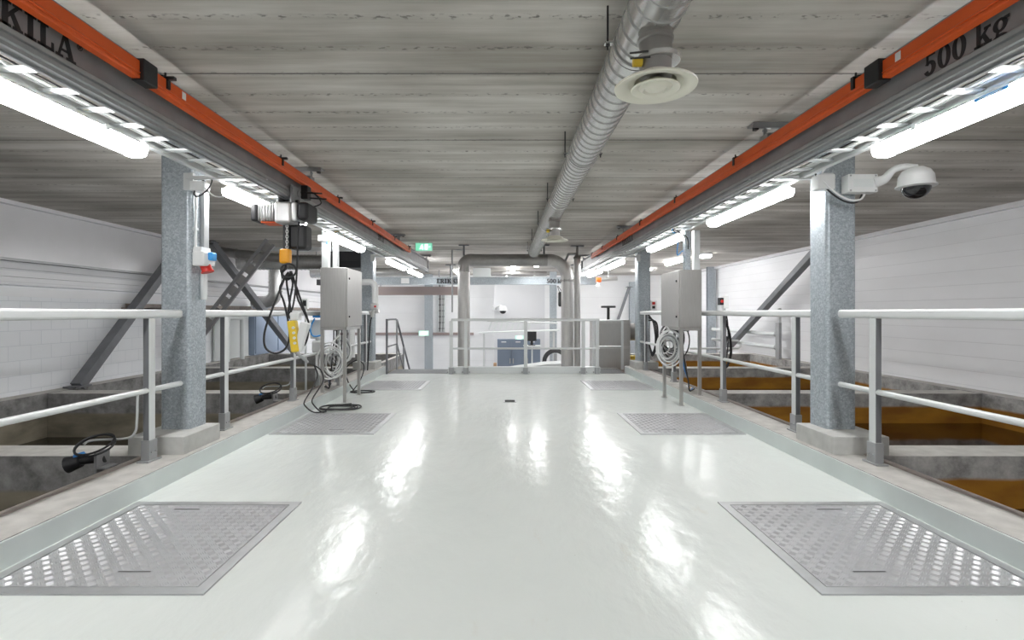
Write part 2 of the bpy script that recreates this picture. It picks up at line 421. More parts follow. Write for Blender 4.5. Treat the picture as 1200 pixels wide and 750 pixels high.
# ------------------------------------------------------------------ lettering (slab serif)
def ring(cx, cy, ro, ri, a0, a1, n=14, ox=None, ix=None):
    ox = ro if ox is None else ox; ix = ri if ix is None else ix; q = []
    for k in range(n):
        t0, t1 = [math.radians(a0 + (a1 - a0) * j / n) for j in (k, k + 1)]
        q.append([(cx + ox * math.cos(t0), cy + ro * math.sin(t0)), (cx + ox * math.cos(t1), cy + ro * math.sin(t1)),
                  (cx + ix * math.cos(t1), cy + ri * math.sin(t1)), (cx + ix * math.cos(t0), cy + ri * math.sin(t0))])
    return q
def rc(x0, y0, x1, y1): return [(x0, y0), (x1, y0), (x1, y1), (x0, y1)]
GLYPH = {
 'I': (.5, [rc(.13, 0, .37, 1), rc(0, 0, .5, .12), rc(0, .88, .5, 1)]),
 'E': (.74, [rc(.12, 0, .36, 1), rc(0, 0, .72, .13), rc(0, .87, .7, 1), rc(.36, .45, .54, .56), rc(.61, 0, .73, .3), rc(.59, .7, .71, 1), rc(.47, .36, .55, .66)]),
 'L': (.76, [rc(.12, 0, .36, 1), rc(0, .88, .48, 1), rc(0, 0, .74, .13), rc(.62, 0, .74, .38)]),
 'R': (.92, [rc(.12, 0, .36, 1), rc(0, 0, .48, .12), rc(0, .88, .5, 1), rc(.36, .44, .5, .56), [(.4, .5), (.6, .5), (.84, .1), (.6, .1)], rc(.6, 0, .92, .12)] + ring(.46, .72, .28, .15, -90, 90, 10, .33, .12)),
 'K': (.96, [rc(.12, 0, .36, 1), rc(0, 0, .48, .12), rc(0, .88, .48, 1), [(.36, .34), (.36, .54), (.66, .9), (.82, .9)], rc(.54, .88, .92, 1), [(.44, .5), (.58, .66), (.9, .1), (.64, .1)], rc(.54, 0, .96, .12)]),
 'A': (1.0, [[(.1, .1), (.21, .1), (.48, 1), (.36, 1)], [(.36, 1), (.6, 1), (.9, .1), (.64, .1)], rc(.24, .29, .72, .4), rc(0, 0, .36, .12), rc(.52, 0, 1.02, .12)]),
 '5': (.64, [rc(.12, .84, .58, 1), [(.12, .5), (.24, .5), (.24, 1), (.12, 1)]] + ring(.3, .32, .33, .2, -160, 140, 18, .32, .1)),
 '0': (.66, ring(.33, .5, .51, .4, 0, 360, 22, .33, .12)),
 'k': (.72, [rc(.1, 0, .28, 1), rc(0, 0, .38, .1), rc(0, .9, .28, 1), [(.28, .24), (.28, .4), (.5, .62), (.64, .62)], rc(.42, .6, .7, .7), [(.34, .36), (.46, .46), (.68, .08), (.48, .08)], rc(.4, 0, .74, .1)]),
 'g': (.66, ring(.29, .43, .27, .17, 0, 360, 18, .29, .12) + ring(.3, -.1, .2, .11, 0, 360, 18, .32, .17) + [rc(.44, .55, .66, .68), [(.1, .0), (.2, .0), (.26, .2), (.14, .2)]]),
 '(R)': (.3, ring(.15, .88, .14, .11, 0, 360, 14) + [rc(.1, .81, .13, .95), rc(.13, .92, .19, .95), rc(.17, .87, .2, .95), rc(.13, .87, .2, .89), [(.14, .88), (.17, .88), (.21, .81), (.18, .81)]]),
 ' ': (.22, []),
}
def text_len(s, h): return sum(GLYPH[c][0] + .07 for c in s) * h
def lettering(s, h, origin, u, v, parent, name='lettering'):
    mb = MB(); u, v = Vector(u), Vector(v); n = u.cross(v); o = Vector(origin); x = 0
    for c in s:
        w, qs = GLYPH[c]
        for q in qs:
            A = [mb.bm.verts.new(o + u * (x + p[0]) * h + v * p[1] * h) for p in q]
            B = [mb.bm.verts.new(a.co + n * .0015) for a in A]
            k = len(A); mb.bm.faces.new(A[::-1]); mb.bm.faces.new(B)
            for i in range(k): mb.bm.faces.new((A[i], A[(i + 1) % k], B[(i + 1) % k], B[i]))
        x += w + .07
    return mb.build(name, 'text', parent, smooth=False)

MID = 0.04                      # the hall's centre line
def SX(side, x): return MID + side * x
SIDES = ((-1, 'left'), (1, 'right'))
H = 2.70
YN, YF = -5.0, 20.0
WL, WR = -6.5, 6.8
BASIN_END = 13.96

def sbox(mb, side, a, b, *rest, **k):
    x = sorted((SX(side, a), SX(side, b))); return mb.box(x[0], x[1], *rest, **k)

# ------------------------------------------------------------------ the setting
def struct(mb, name, mat, **k): return mb.build(name, mat, kind='structure', smooth=False, **k)
struct(MB().box(SX(-1, 2.48), SX(1, 2.48), YN, 10.42, -.25, 0), 'floor', 'floor')
struct(MB().prism([(WL, YF), (WL, BASIN_END), (SX(-1, 2.82), BASIN_END), (SX(-1, 2.82), 10.42), (SX(1, 2.82), 10.42), (SX(1, 2.82), BASIN_END), (WR, BASIN_END), (WR, YF)], 'Z', -1.7, -1.5), 'floor_lower', 'front')
struct(MB().box(WL - .2, WR + .2, YN, YF + .2, H, H + .15), 'ceiling', 'ceiling')
struct(MB().box(WR, WR + .2, YN, YF, -3, H), 'wall_right', 'panel')
wl = struct(MB().box(WL - .2, WL, YN, YF, -3, 1.46), 'wall_left', 'block')
struct(MB().box(WL - .2, WL + .01, YN, YF, 1.46, 1.60).box(WL - .2, WL + .012, YN, YF, 1.615, 1.72).box(WL - .2, WL + .012, YN, YF, 1.725, 1.80), 'trim_1', 'panel')
struct(MB().box(WL - .2, WL - .03, YN, YF, 1.78, 1.98).box(WL - .2, WL + .012, YN, YF, 1.83, 1.91), 'trim_2', 'front')
struct(MB().box(WL - .2, WL + .05, YN, YF, 1.93, 1.965), 'trim_6', 'rail_dark')
struct(MB().box(WL - .2, WL + .04, YN, YF, 1.965, H), 'wall_left_upper', 'upper')
struct(MB().box(WL, WR, YF, YF + .2, -1.6, H), 'wall_back', 'panel_big')
struct(MB().box(WL, WR, YN - .2, YN, -3, H), 'wall_front', 'front')
struct(MB().box(WR - .10, WR, YN, YF, H - .07, H), 'trim_3', 'upper')
struct(MB().box(WL + .04, WL + .14, YN, YF, H - .05, H), 'trim_4', 'upper')
struct(MB().box(WL, SX(-1, 1.2), YF - .12, YF, .36, .46), 'trim_5', 'brown_duct')
for side, nm in SIDES:
    k = sbox(MB(), side, 2.48, 2.82, YN, 10.62, -3, .14).build('kerb_' + nm, 'basin_' + nm, kind='structure', top='dry', smooth=False)
    sbox(MB(), side, 2.466, 2.482, YN, 10.60, -.02, .136).build('painted_face', 'kerb_paint', k, smooth=False)
    sbox(MB(), side, 2.765, 2.835, YN, 10.60, .10, .148, bev=.012).build('edge_strip', 'edge', k)
    # basin wall carries on past the end of the walkway
    sbox(MB(), side, 2.72 if side < 0 else 2.84, 2.82 if side < 0 else 2.94, 10.62, 13.63, -3, .13).build('wall_basin_' + nm, 'basin_' + nm, kind='structure', top='dry', smooth=False)
    X = WL if side < 0 else WR
    MB().box(min(X, X - side * .24), max(X, X - side * .24), YN, BASIN_END, -3, .14).build('ledge_' + nm, 'basin_' + nm, kind='structure', top='dry', smooth=False)
    lvl = -.46 if side < 0 else -.27
    xs = sorted((SX(side, 2.80), X - side * .22))
    w = MB()
    for ya, yb in ((-1.86, .88), (1.22, 3.96), (4.30, 7.01), (7.35, 10.19), (10.53, 13.63)):
        w.box(xs[0] + (.03 if ya < 10 or side < 0 else .15), xs[1] - .03, ya, yb, lvl - .1, lvl)
    w.build('water', 'water_' + nm, kind='stuff', smooth=False,
        label='dark murky water low in the concrete basins on the left' if side < 0 else 'dark rust-brown water in the concrete basins on the right', cat='water')
    for i, y in enumerate((-2.03, 1.05, 4.13, 7.18, 10.36, 13.80)):
        lab = ['concrete wall across the %s basins behind the viewpoint', 'concrete wall across the %s basins just behind the frame edge',
               'nearest pale-topped concrete wall across the %s basins', 'second concrete wall across the %s basins, beyond the first column',
               'third concrete wall across the %s basins, level with the far column', 'last concrete wall closing the %s basins at the far end'][i] % nm
        xs = sorted((SX(side, 2.825), X - side * .245))
        MB().box(xs[0], xs[1], y - .16, y + .16, -3, .135).build('basin_divider', 'basin_' + nm, top='dry', smooth=False,
            label=lab, cat='concrete wall', group='concrete dividers of the %s basins' % nm, kind='thing')

# ------------------------------------------------------------------ floor hatches
def make_hatch(side):
    y0 = 2.26; t = thing('floor_hatch', 'x', 'hatch', (SX(side, 1.90), y0 + .55, 0))
    xi, xo = SX(side, 1.365), SX(side, 2.44); x0, x1 = min(xi, xo), max(xi, xo); y1 = y0 + 1.1
    f = MB(); w = .055
    for b in ((x0, x1, y0, y0 + w), (x0, x1, y1 - w, y1), (x0, x0 + w, y0 + w, y1 - w), (x1 - w, x1, y0 + w, y1 - w)):
        f.box(*b, .0, .008)
    f.build('frame', 'tread_frame', t, smooth=False)
    g = .006
    MB().box(x0 + w - .001, x1 - w + .001, y0 + w - .001, y1 - w + .001, 0, .002).build('gap', 'dark', t, smooth=False)
    a0, a1, b0, b1 = x0 + w + g, x1 - w - g, y0 + w + g, y1 - w - g
    l = MB().box(a0, a1, b0, b1, .001, .007)
    p = .047; nx, ny = int((a1 - a0) / p), int((b1 - b0) / p)
    slots = [(a0 + (a1 - a0) * .30, b0 + .13), (a0 + (a1 - a0) * .62, b1 - .07)]
    if side < 0: slots = [(a0 + (a1 - a0) * .60, b0 + .13), (a0 + (a1 - a0) * .36, b1 - .07)]
    for i in range(nx):
        for j in range(ny):
            cx, cy = a0 + (i + .5) * (a1 - a0) / nx, b0 + (j + .5) * (b1 - b0) / ny
            if any(abs(cx - q[0]) < .11 and abs(cy - q[1]) < .03 for q in slots): continue
            ang = PI / 4 if (i + j) % 2 else -PI / 4
            d = Vector((math.cos(ang), math.sin(ang), 0)); n = Vector((-d.y, d.x, 0))
            for k in range(4):
                c = Vector((cx, cy, .007)) + n * (k - 1.5) * .0095; L, W, hh = .020, .0034, .0026
                v = [l.bm.verts.new(q) for q in (c - d * L, c + n * W - d * L * .4, c + n * W + d * L * .4, c + d * L, c - n * W + d * L * .4, c - n * W - d * L * .4)]
                tp = [l.bm.verts.new(c + Vector((0, 0, hh)) + d * L * s_) for s_ in (-.55, .55)]
                for q in ((0, 1, 'a'), (1, 2, 'b', 'a'), (2, 3, 'b'), (3, 4, 'b'), (4, 5, 'a', 'b'), (5, 0, 'a')):
                    l.bm.faces.new([tp[0] if z == 'a' else tp[1] if z == 'b' else v[z] for z in q])
    l.build('lid', 'tread', t, smooth=False)
    for q in slots:
        sl = MB().box(q[0] - .085, q[0] + .085, q[1] - .009, q[1] + .009, .006, .0085).build('lifting_slot', 'tread_frame', t, smooth=False)
        MB().box(q[0] - .078, q[0] + .078, q[1] - .004, q[1] + .004, .0085, .0092).build('slot_opening', 'dark', sl, smooth=False)
    return t
for side, nm in SIDES:
    h0 = make_hatch(side); g = 'tread plate hatches along the %s kerb' % nm
    tag(h0, 'nearest tread-plate floor hatch beside the %s kerb' % nm, group=g)
    copy_tree(h0, (0, 2.97, 0), 'middle tread-plate floor hatch beside the %s kerb, in front of the cabinet' % nm, g)
    copy_tree(h0, (0, 5.96, 0), 'farthest tread-plate floor hatch beside the %s kerb' % nm, g)
t = thing('floor_drain', 'small dark floor drain in the middle of the pale floor', 'drain', (.09, 7.2, 0))
MB().box(.0, .18, 7.1, 7.3, .0, .004).build('drain_frame', 'tread_frame', t, smooth=False)
MB().box(.02, .16, 7.12, 7.28, .004, .0055).build('grate', 'dark', t, smooth=False)

# ------------------------------------------------------------------ columns
def rrect(x0, x1, y0, y1, r, n=5):
    out = []
    for cx, cy, a in ((x1 - r, y1 - r, 0), (x0 + r, y1 - r, 90), (x0 + r, y0 + r, 180), (x1 - r, y0 + r, 270)):
        for k in range(n + 1):
            t = math.radians(a + 90 * k / n); out.append((cx + r * math.cos(t), cy + r * math.sin(t)))
    return out
def column(side, y, lab):
    cx = SX(side, 2.765); t = thing('steel_column', lab, 'column', (cx, y, .14), 'galvanised columns along the walkway')
    MB().prism(rrect(cx - .125, cx + .125, y - .125, y + .125, .032), 'Z', .28, H).build('shaft', 'galv', t)
    xs = sorted((SX(side, 2.53), SX(side, 2.97)))
    MBX().box(xs[0], xs[1], y - .38, y + .13, .13, .28, .008).build('pedestal', 'pedestal', t, label='pale concrete block')
    return t
for side, nm in SIDES:
    column(side, 4.37, 'nearest square galvanised steel column on the %s kerb' % nm)
    column(side, 10.32, 'far square galvanised steel column at the end of the %s kerb' % nm)
def wall_column(x, y, lab, z0=0.0, w=.25, z1=H):
    t = thing('wall_column', lab, 'column', (x, y, z0))
    MB().box(x - w / 2, x + w / 2, y - .01, y + .01, z0, z1).box(x - w / 2, x + w / 2, y - .13, y - .11, z0, z1).box(x - .008, x + .008, y - .11, y - .01, z0, z1).build('shaft', 'galv', t, smooth=False)
    MB().box(x - w / 2 - .04, x + w / 2 + .04, y - .17, y + .05, z0, z0 + .02).build('base_plate', 'galv', t, smooth=False)
wall_column(6.62, 16.4, 'galvanised column standing at the right wall behind the steel cabinet', -1.5)
wall_column(4.9, 19.5, 'dark steel column at the back wall right of the stainless box', -1.5, z1=2.4)
wall_column(-2.85, 19.6, 'galvanised column at the back wall behind the far stair rail', -1.5, .30)
wall_column(1.78, 18.4, 'grey column at the back wall just left of the large pipe bend', -1.5, .24)

# ------------------------------------------------------------------ diagonal braces
def brace(a, b, lab, w=.15, h=.13):
    t = thing('diagonal_brace', lab, 'brace', a, 'diagonal wall braces')
    MB().bar(a, b, w, h).build('bar', 'brace', t, smooth=False)
    d = (Vector(b) - Vector(a)).normalized()
    for p in (a, b):
        p = Vector(p); MB().box(p.x - .1, p.x + .1, p.y - .14, p.y + .14, p.z - .012, p.z + .012).build('end_plate', 'brace', t, smooth=False)
brace((-6.28, 7.55, .16), (-6.28, 10.1, 2.66), 'steep grey steel brace on the white block wall at far left')
brace((-5.9, 10.3, 2.66), (-5.9, 15.0, -.2), 'grey brace sloping down to the right behind the nearest left column')
brace((6.45, 10.3, 2.66), (6.45, 15.1, .02), 'grey brace sloping across the white right-hand wall')
brace((4.72, 19.2, 2.2), (4.1, 19.2, .4), 'thin grey brace against the far back wall', .09, .09)
# perforated strut
t = thing('perforated_strut', 'perforated steel strut leaning up to the ceiling behind the first left column', 'strut', (-6.3, 10, .3))
a, b = Vector((-6.35, 10, .3)), Vector((-4.55, 10, 2.62))
d = (b - a).normalized(); u = Vector((-d.z, 0, d.x))
mb = MB()
for s_ in (-1, 1): mb.bar(a + u * s_ * .085, b + u * s_ * .085, .05, .06)
mb.build('side_channel', 'beamgrey', t, smooth=False)
mb = MB(); L = (b - a).length
for k in range(11):
    p = a + d * L * (k + .5) / 11; mb.bar(p - u * .085, p + u * .085, .02, .19)
mb.build('perforated_web', 'duct_dark', t, smooth=False)

# ------------------------------------------------------------------ crane beams, conductor rails
def crane_beam(side, nm):
    cx = SX(side, 2.03); t = thing('crane_beam', 'grey crane runway beam under the ceiling along the %s side' % nm, 'crane beam', (cx, 4, 2.29))
    sgn = side
    def P(pts): return [(cx + side * p[0], p[1]) for p in pts]
    MB().prism(P([(-.015, 2.37), (.015, 2.37), (.015, 2.585), (-.015, 2.585)]), 'Y', -3.5, 13.3).build('web', 'beamgrey', t, smooth=False)
    MB().prism(P([(-.045, 2.575), (.045, 2.575), (.045, 2.60), (-.045, 2.60)]), 'Y', -3.5, 13.3).build('top_flange', 'beamgrey', t, smooth=False)
    MB().prism(P([(-.026, 2.385), (-.045, 2.372), (-.045, 2.352), (-.034, 2.348), (-.034, 2.34), (-.047, 2.335), (-.047, 2.318), (-.038, 2.313), (-.04, 2.295), (-.02, 2.295), (-.02, 2.305), (.02, 2.305), (.02, 2.295), (.04, 2.295), (.047, 2.335), (.045, 2.372), (.026, 2.385)]), 'Y', -3.5, 13.3).build('bottom_track', 'beamlight', t, smooth=False)
    MB().box(cx - .05, cx + .05, 13.28, 13.32, 2.285, 2.6).build('end_stop', 'beamgrey', t, smooth=False)
    return t
beams = {}
for side, nm in SIDES:
    b = beams[side] = crane_beam(side, nm); xf = SX(side, 2.03 - .0152)
    if side < 0:
        s_ = list('ERIKKILA') + ['(R)']
        lettering(s_, .105, (xf, 2.37 - text_len('ERIKKILA', .105), 2.39), (0, 1, 0), (0, 0, 1), b)
        lettering('500 kg', .105, (xf, 8.05, 2.393), (0, 1, 0), (0, 0, 1), b)
    else:
        lettering('500 kg', .108, (xf, 2.50, 2.392), (0, -1, 0), (0, 0, 1), b)
        lettering('ERIKKILA', .105, (xf, 8.85, 2.393), (0, -1, 0), (0, 0, 1), b)
for side, nm in SIDES:
    x = SX(side, 1.935); yend = 10.4 if side < 0 else 11.5
    t = thing('conductor_rail', 'orange conductor rail running along the %s crane beam' % nm, 'conductor rail', (x, 4, 2.46))
    def P(pts): return [(x + side * p[0], p[1]) for p in pts]
    MB().prism(P([(-.012, 2.462), (.03, 2.462), (.03, 2.552), (-.012, 2.552), (-.012, 2.497), (-.016, 2.492), (-.016, 2.487), (-.010, 2.484), (-.014, 2.479), (-.014, 2.470)]), 'Y', -3.5, yend).build('rail', 'orange', t, smooth=False)
    ys = [1.4, 2.87, 4.36, 5.86, 7.36, 8.86, 10.2] + ([11.4] if side > 0 else [])
    for y in ys:
        c = MB().box(x - .02, x + .055, y - .012, y + .012, 2.55, 2.568)
        xs = sorted((x - side * .022, x - side * .012)); c.box(xs[0], xs[1], y - .012, y + .012, 2.50, 2.568)
        c.cyl((x, y, 2.56), (x, y, 2.592), .006, 8)
        xs = sorted((x - side * .002, SX(side, 2.013))); c.box(xs[0], xs[1], y - .02, y + .02, 2.566, 2.573)
        c.build('clip', 'black', t, smooth=False)
    xs = sorted((x - side * .034, x + side * .034))
    j = MBX().box(xs[0], xs[1], 2.65, 2.76, 2.452, 2.568, .006)
    j.build('joint_cover', 'black', t)
    xs = sorted((x - side * .0135, x - side * .012)); yy = 3.0 if side < 0 else 2.53
    MB().box(xs[0], xs[1], yy, yy + .035, 2.503, 2.545).build('sticker', 'white_plastic', t, smooth=False, label='small white sticker')
def hanger(side, y, lab):
    cx = SX(side, 2.03); t = thing('beam_hanger', lab, 'hanger', (cx, y, 2.58), 'steel hangers holding the crane beams')
    MB().box(cx - .17, cx + .17, y - .05, y + .05, H - .022, H - .004).box(cx - .17, cx + .17, y - .05, y - .04, H - .045, H - .02).build('ceiling_plate', 'beamgrey', t, smooth=False)
    m = MB().box(cx - .06, cx + .06, y - .05, y + .05, 2.595, 2.615); m.box(cx - .07, cx - .045, y - .05, y + .05, 2.57, 2.612); m.box(cx + .045, cx + .07, y - .05, y + .05, 2.57, 2.612)
    m.build('clamp', 'beamlight', t, smooth=False)
    for s_ in (-1, 1): MB().cyl((cx + s_ * .06, y, 2.6), (cx + s_ * .06, y, H - .01), .009, 8).cyl((cx + s_ * .06, y, 2.64), (cx + s_ * .06, y, 2.655), .018, 6).build('rod', 'beamlight', t)
    for s_ in (-1, 1): MB().box(cx + s_ * .13 - .015, cx + s_ * .13 + .015, y - .02, y + .02, H - .05, H - .02).build('anchor', 'black', t, smooth=False)
hanger(1, 3.94, 'steel ceiling hanger beside the nearest right column'); hanger(1, 8.6, 'far steel ceiling hanger over the right conductor rail')
hanger(-1, 5.15, 'steel ceiling hanger above the chain hoist'); hanger(-1, 9.5, 'far steel ceiling hanger over the left conductor rail, near the exit sign')
hanger(1, 12.9, 'hanger at the far end of the right beam'); hanger(-1, 12.9, 'hanger at the far end of the left beam')

# ------------------------------------------------------------------ cable trays, cables, lamp rails
for side, nm in SIDES:
    t = thing('cable_ladder', 'pale steel cable ladder hanging beside the %s crane beam' % nm, 'cable tray', (SX(side, 2.27), 4, 2.39))
    for a in (2.12, 2.42):
        m = MB(); sbox(m, side, a - .003, a + .003, -3.4, 13.4, 2.375, 2.435); sbox(m, side, a - .012, a + .012, -3.4, 13.4, 2.430, 2.436)
        m.build('side_rail', 'rail', t, smooth=False)
    y = 1.19
    while y < 13.4:
        m = MB(); sbox(m, side, 2.12, 2.42, y - .024, y + .024, 2.380, 2.392); m.build('rung', 'white_paint', t, smooth=False); y += .24
    cabs = [('white_plastic', 2.35, .009, 'white cable', 'white'), ('green_cable' if side > 0 else 'lemon', 2.19, .006, '', 'green' if side > 0 else 'yellow'),
            ('rubber', 2.24, .007, '', 'black'), ('white_plastic', 2.38, .008, '', 'second white'), ('rubber', 2.30, .005, '', 'second black')]
    for k, (mt, a, r, _, cn) in enumerate(cabs):
        pts = [(SX(side, a + .012 * math.sin(y_ * 1.7 + k * 2)), y_, 2.392 + r) for y_ in [q * .6 - 3.3 for q in range(28)]]
        MB().tube(smooth_path(pts, 3), r, 6).build('cable', mt, label='%s cable lying along the %s cable ladder' % (cn, nm), cat='cable', group='cables in the %s ladder' % nm, kind='thing')
    m = MB(); sbox(m, side, 2.395, 2.437, -3.4, 13.4, 2.352, 2.374); m.build('mounting_channel', 'rail', label='long strut channel under the %s cable ladder carrying the lights' % nm, cat='channel', kind='thing', smooth=False)

# ------------------------------------------------------------------ batten lights
def make_lamp(cx, y0, z=2.352, L=1.55, along='Y'):
    t = thing('batten_light', 'x', 'light', (cx, y0 + L / 2, z - .09))
    y1 = y0 + L
    MB().prism([(cx - .07, z - .022), (cx + .07, z - .022), (cx + .045, z), (cx - .045, z)], 'Y', y0 + .01, y1 - .01).build('housing', 'white_plastic', t, smooth=False)
    r = [(cx - .070, z - .022), (cx + .070, z - .022), (cx + .072, z - .055), (cx + .058, z - .085), (cx + .03, z - .095), (cx - .03, z - .095), (cx - .058, z - .085), (cx - .072, z - .055)]
    MB().prism(r, 'Y', y0 + .03, y1 - .03).build('diffuser', 'lamp', t)
    for a, b in ((y0, y0 + .03), (y1 - .03, y1)):
        MB().prism([(cx - .074, z - .02), (cx + .074, z - .02), (cx + .075, z - .055), (cx + .06, z - .088), (cx + .03, z - .098), (cx - .03, z - .098), (cx - .06, z - .088), (cx - .075, z - .055)], 'Y', a, b).build('end_cap', 'lamp', t)
    for y in (y0 + .35, y1 - .35):
        MB().box(cx - .02, cx + .02, y - .02, y + .02, z - .005, z + .006).box(cx - .082, cx - .072, y - .015, y + .015, z - .04, z - .01).box(cx + .072, cx + .082, y - .015, y + .015, z - .04, z - .01).build('mounting_clip', 'rail', t, smooth=False)
    return t
starts = [-3.4, -.9, 1.78, 4.47, 7.0, 10.7, 13.1]  # unseen lamps behind and above the viewpoint are added for fill light
lab = ['added fill batten on the %s row, unseen behind the viewpoint', 'added fill batten on the %s row, unseen above the viewpoint', 'nearest glowing batten light on the %s row, cut by the frame edge',
       'second glowing batten light on the %s row, just past the first column', 'third glowing batten light on the %s row, above the steel cabinet',
       'fourth glowing batten light on the %s row, beyond the far column', 'last glowing batten light on the %s row, at the beam end']
lamp0 = None
for side, nm in SIDES:
    cx = SX(side, 2.425)
    for i, y in enumerate(starts):
        g = 'batten lights of the %s row' % nm
        if lamp0 is None: lamp0 = make_lamp(cx, y); L0 = Vector(lamp0.location); tag(lamp0, lab[i] % nm, group=g)
        else: copy_tree(lamp0, (cx - L0.x, y - starts[0], 0), lab[i] % nm, g)
# blue maker's sticker on the near right lamp, lettering too small to read
for o in [o for o in bpy.data.objects if o.get('label') == lab[2] % 'right']:
    ORG[o.name] = Vector(o.location); cx = o.location.x
    s_ = MB().box(cx - .0775, cx - .0755, 2.42, 2.60, 2.312, 2.327).build('sticker', 'blue', o, smooth=False, label='blue sticker with tiny white marks')
    MB().box(cx - .079, cx - .0778, 2.45, 2.57, 2.3175, 2.3215).build('print', 'white_plastic', s_, smooth=False)
for x, y, l in ((4.75, 13.3, 'batten light over the right basins, nearer of the two outer ones'), (4.75, 16.6, 'batten light over the right basins, farther of the two outer ones'),
                (-4.75, 13.3, 'batten light over the left basins, nearer of the two outer ones'), (-4.75, 16.6, 'batten light over the left basins, farther of the two outer ones'),
                (.98, 13.75, 'added fill batten over the lower hall, tucked behind the horizontal pipe on its right'), (-1.6, 17.2, 'added fill batten over the lower hall, left of the pipes'), (.3, 15.9, 'added fill batten over the lower hall, behind the horizontal pipe'), (2.9, 17.2, 'added fill batten over the lower hall, right of the pipes')):  # lower-hall lamps are added to brighten the far wall
    c = copy_tree(lamp0, (x - L0.x, y - starts[0], H - .004 - 2.352), l, 'batten lights under the far ceiling')

# tray brackets at the columns
for side, nm in SIDES:
    for y, w in ((4.37, 'nearest'), (10.32, 'far')):
        m = MB(); sbox(m, side, 1.99, 2.64, y - .155, y - .13, 2.345, 2.375); 
        m.bar((SX(side, 2.12), y - .14, 2.35), (SX(side, 2.66), y - .14, 2.352), .04, .012)
        sbox(m, side, 2.6, 2.68, y - .15, y - .12, 2.26, 2.40)
        m.build('tray_bracket', 'rail', label='flat bracket arm from the %s %s column to the cable ladder' % (w, nm), cat='bracket', group='cable ladder brackets', kind='thing', smooth=False)

# ------------------------------------------------------------------ handrails
def handrail(side, y0, y1, posts, lab):
    x = SX(side, 2.69); t = thing('handrail', lab, 'handrail', (x, (y0 + y1) / 2, .14), 'pale railings along the kerbs')
    MBX().box(x - .027, x + .027, y0, y1, 1.205, 1.272, .02, 3).build('top_rail', 'rail', t)
    MB().cyl((x, y0, .668), (x, y1, .668), .021, 14).build('mid_rail', 'rail', t)
    for y in posts:
        p = MBX().box(x - .024, x + .024, y - .033, y + .033, .14, 1.207, .004).build('post', 'rail', t)
        MB().box(x - .020, x + .020, y - .0345, y - .0332, .30, 1.203).build('painted_channel_shade', 'brace', p, smooth=False, label='flat dark plate imitating channel shade')  # flat dark plate on the post front, shade of an open channel as colour
        m = MBX().box(x - .032, x + .032, y - .045, y + .045, .14, .30, .004)
        m.box(x - .045, x + .045, y - .075, y + .075, .14, .152, .002)
        for s_ in (-1, 1): m.cyl((x - side * .03, y + s_ * .022, .21), (x - side * .04, y + s_ * .022, .21), .008, 8)
        m.build('shoe', 'rail_dark', p)
handrail(-1, -3, 4.2, (-.7, .9, 3.83), 'pale double railing at lower left running up to the nearest left column')
handrail(1, -3, 4.15, (-.7, .9, 3.76), 'pale double railing at lower right running up to the nearest right column')
handrail(-1, 4.5, 10.18, (4.86, 6.45, 8.2, 9.82), 'pale double railing between the two left columns')
handrail(1, 4.5, 10.18, (4.78, 6.36, 8.2, 9.82), 'pale double railing between the two right columns')

# far railing on its plinth
struct(MBX().box(-1.13, 1.97, 10.42, 10.58, -1.5, .135, .004), 'plinth', 'white_paint')
struct(MB().box(1.97, SX(1, 2.48), 11.28, 11.34, -1.5, .02), 'plinth_right', 'pedestal')
t = thing('handrail', 'pale railing across the far end in front of the big pipes', 'handrail', (.4, 10.39, 0))
MBX().box(-1.06, 1.95, 10.36, 10.41, 1.07, 1.125, .012).build('top_rail', 'rail', t)
MB().cyl((-1.06, 10.385, .517), (1.95, 10.385, .517), .02, 12).build('mid_rail', 'rail', t)
for x in (-1.06, -.76, .45, 1.62, 1.9):
    p = MBX().box(x - .035, x + .035, 10.365, 10.405, 0.0, 1.075, .004).build('post', 'rail', t)
    m = MBX().box(x - .045, x + .045, 10.355, 10.425, 0.0, .13, .003)
    for s_ in (-1, 1): m.cyl((x + s_ * .07, 10.415, .035), (x + s_ * .07, 10.40, .035), .014, 8)
    m.build('shoe', 'rail_dark', p)
t = thing('handrail', 'short pale railing in front of the stainless box at far right', 'handrail', (2.2, 11.2, 0))
MBX().box(1.95, 2.62, 11.18, 11.22, 1.05, 1.09, .01).build('top_rail', 'rail', t)
MB().cyl((1.95, 11.2, .50), (2.62, 11.2, .50), .02, 12).build('mid_rail', 'rail', t)
for x in (1.97, 2.6): MBX().box(x - .025, x + .025, 11.18, 11.22, 0.0, 1.06, .004).build('post', 'rail', t)
# gratings
def grating(x0, x1, y0, y1, lab):
    t = thing('floor_grating', lab, 'grating', ((x0 + x1) / 2, (y0 + y1) / 2, -.04)); m = MB()
    for k in range(int((x1 - x0) / .035)): m.box(x0 + k * .035, x0 + k * .035 + .006, y0, y1, -.035, -.002)
    for k in range(int((y1 - y0) / .11) + 1): m.box(x0, x1, y0 + k * .11, y0 + k * .11 + .008, -.025, -.004)
    m.build('bars', 'tread_frame', t, smooth=False)
    e = MB()
    for b in ((x0, x1, y0 - .012, y0), (x0, x1, y1, y1 + .012)): e.box(*b, -.045, 0)
    for b in ((x0 - .012, x0, y0, y1), (x1, x1 + .012, y0, y1)): e.box(*b, -.045, 0)
    e.build('edge_frame', 'rail_dark', t, smooth=False)
grating(-2.36, -1.15, 10.435, 11.25, 'steel floor grating at the head of the left stairs')
grating(1.99, 2.5, 10.435, 11.25, 'steel floor grating in front of the stainless box at far right')

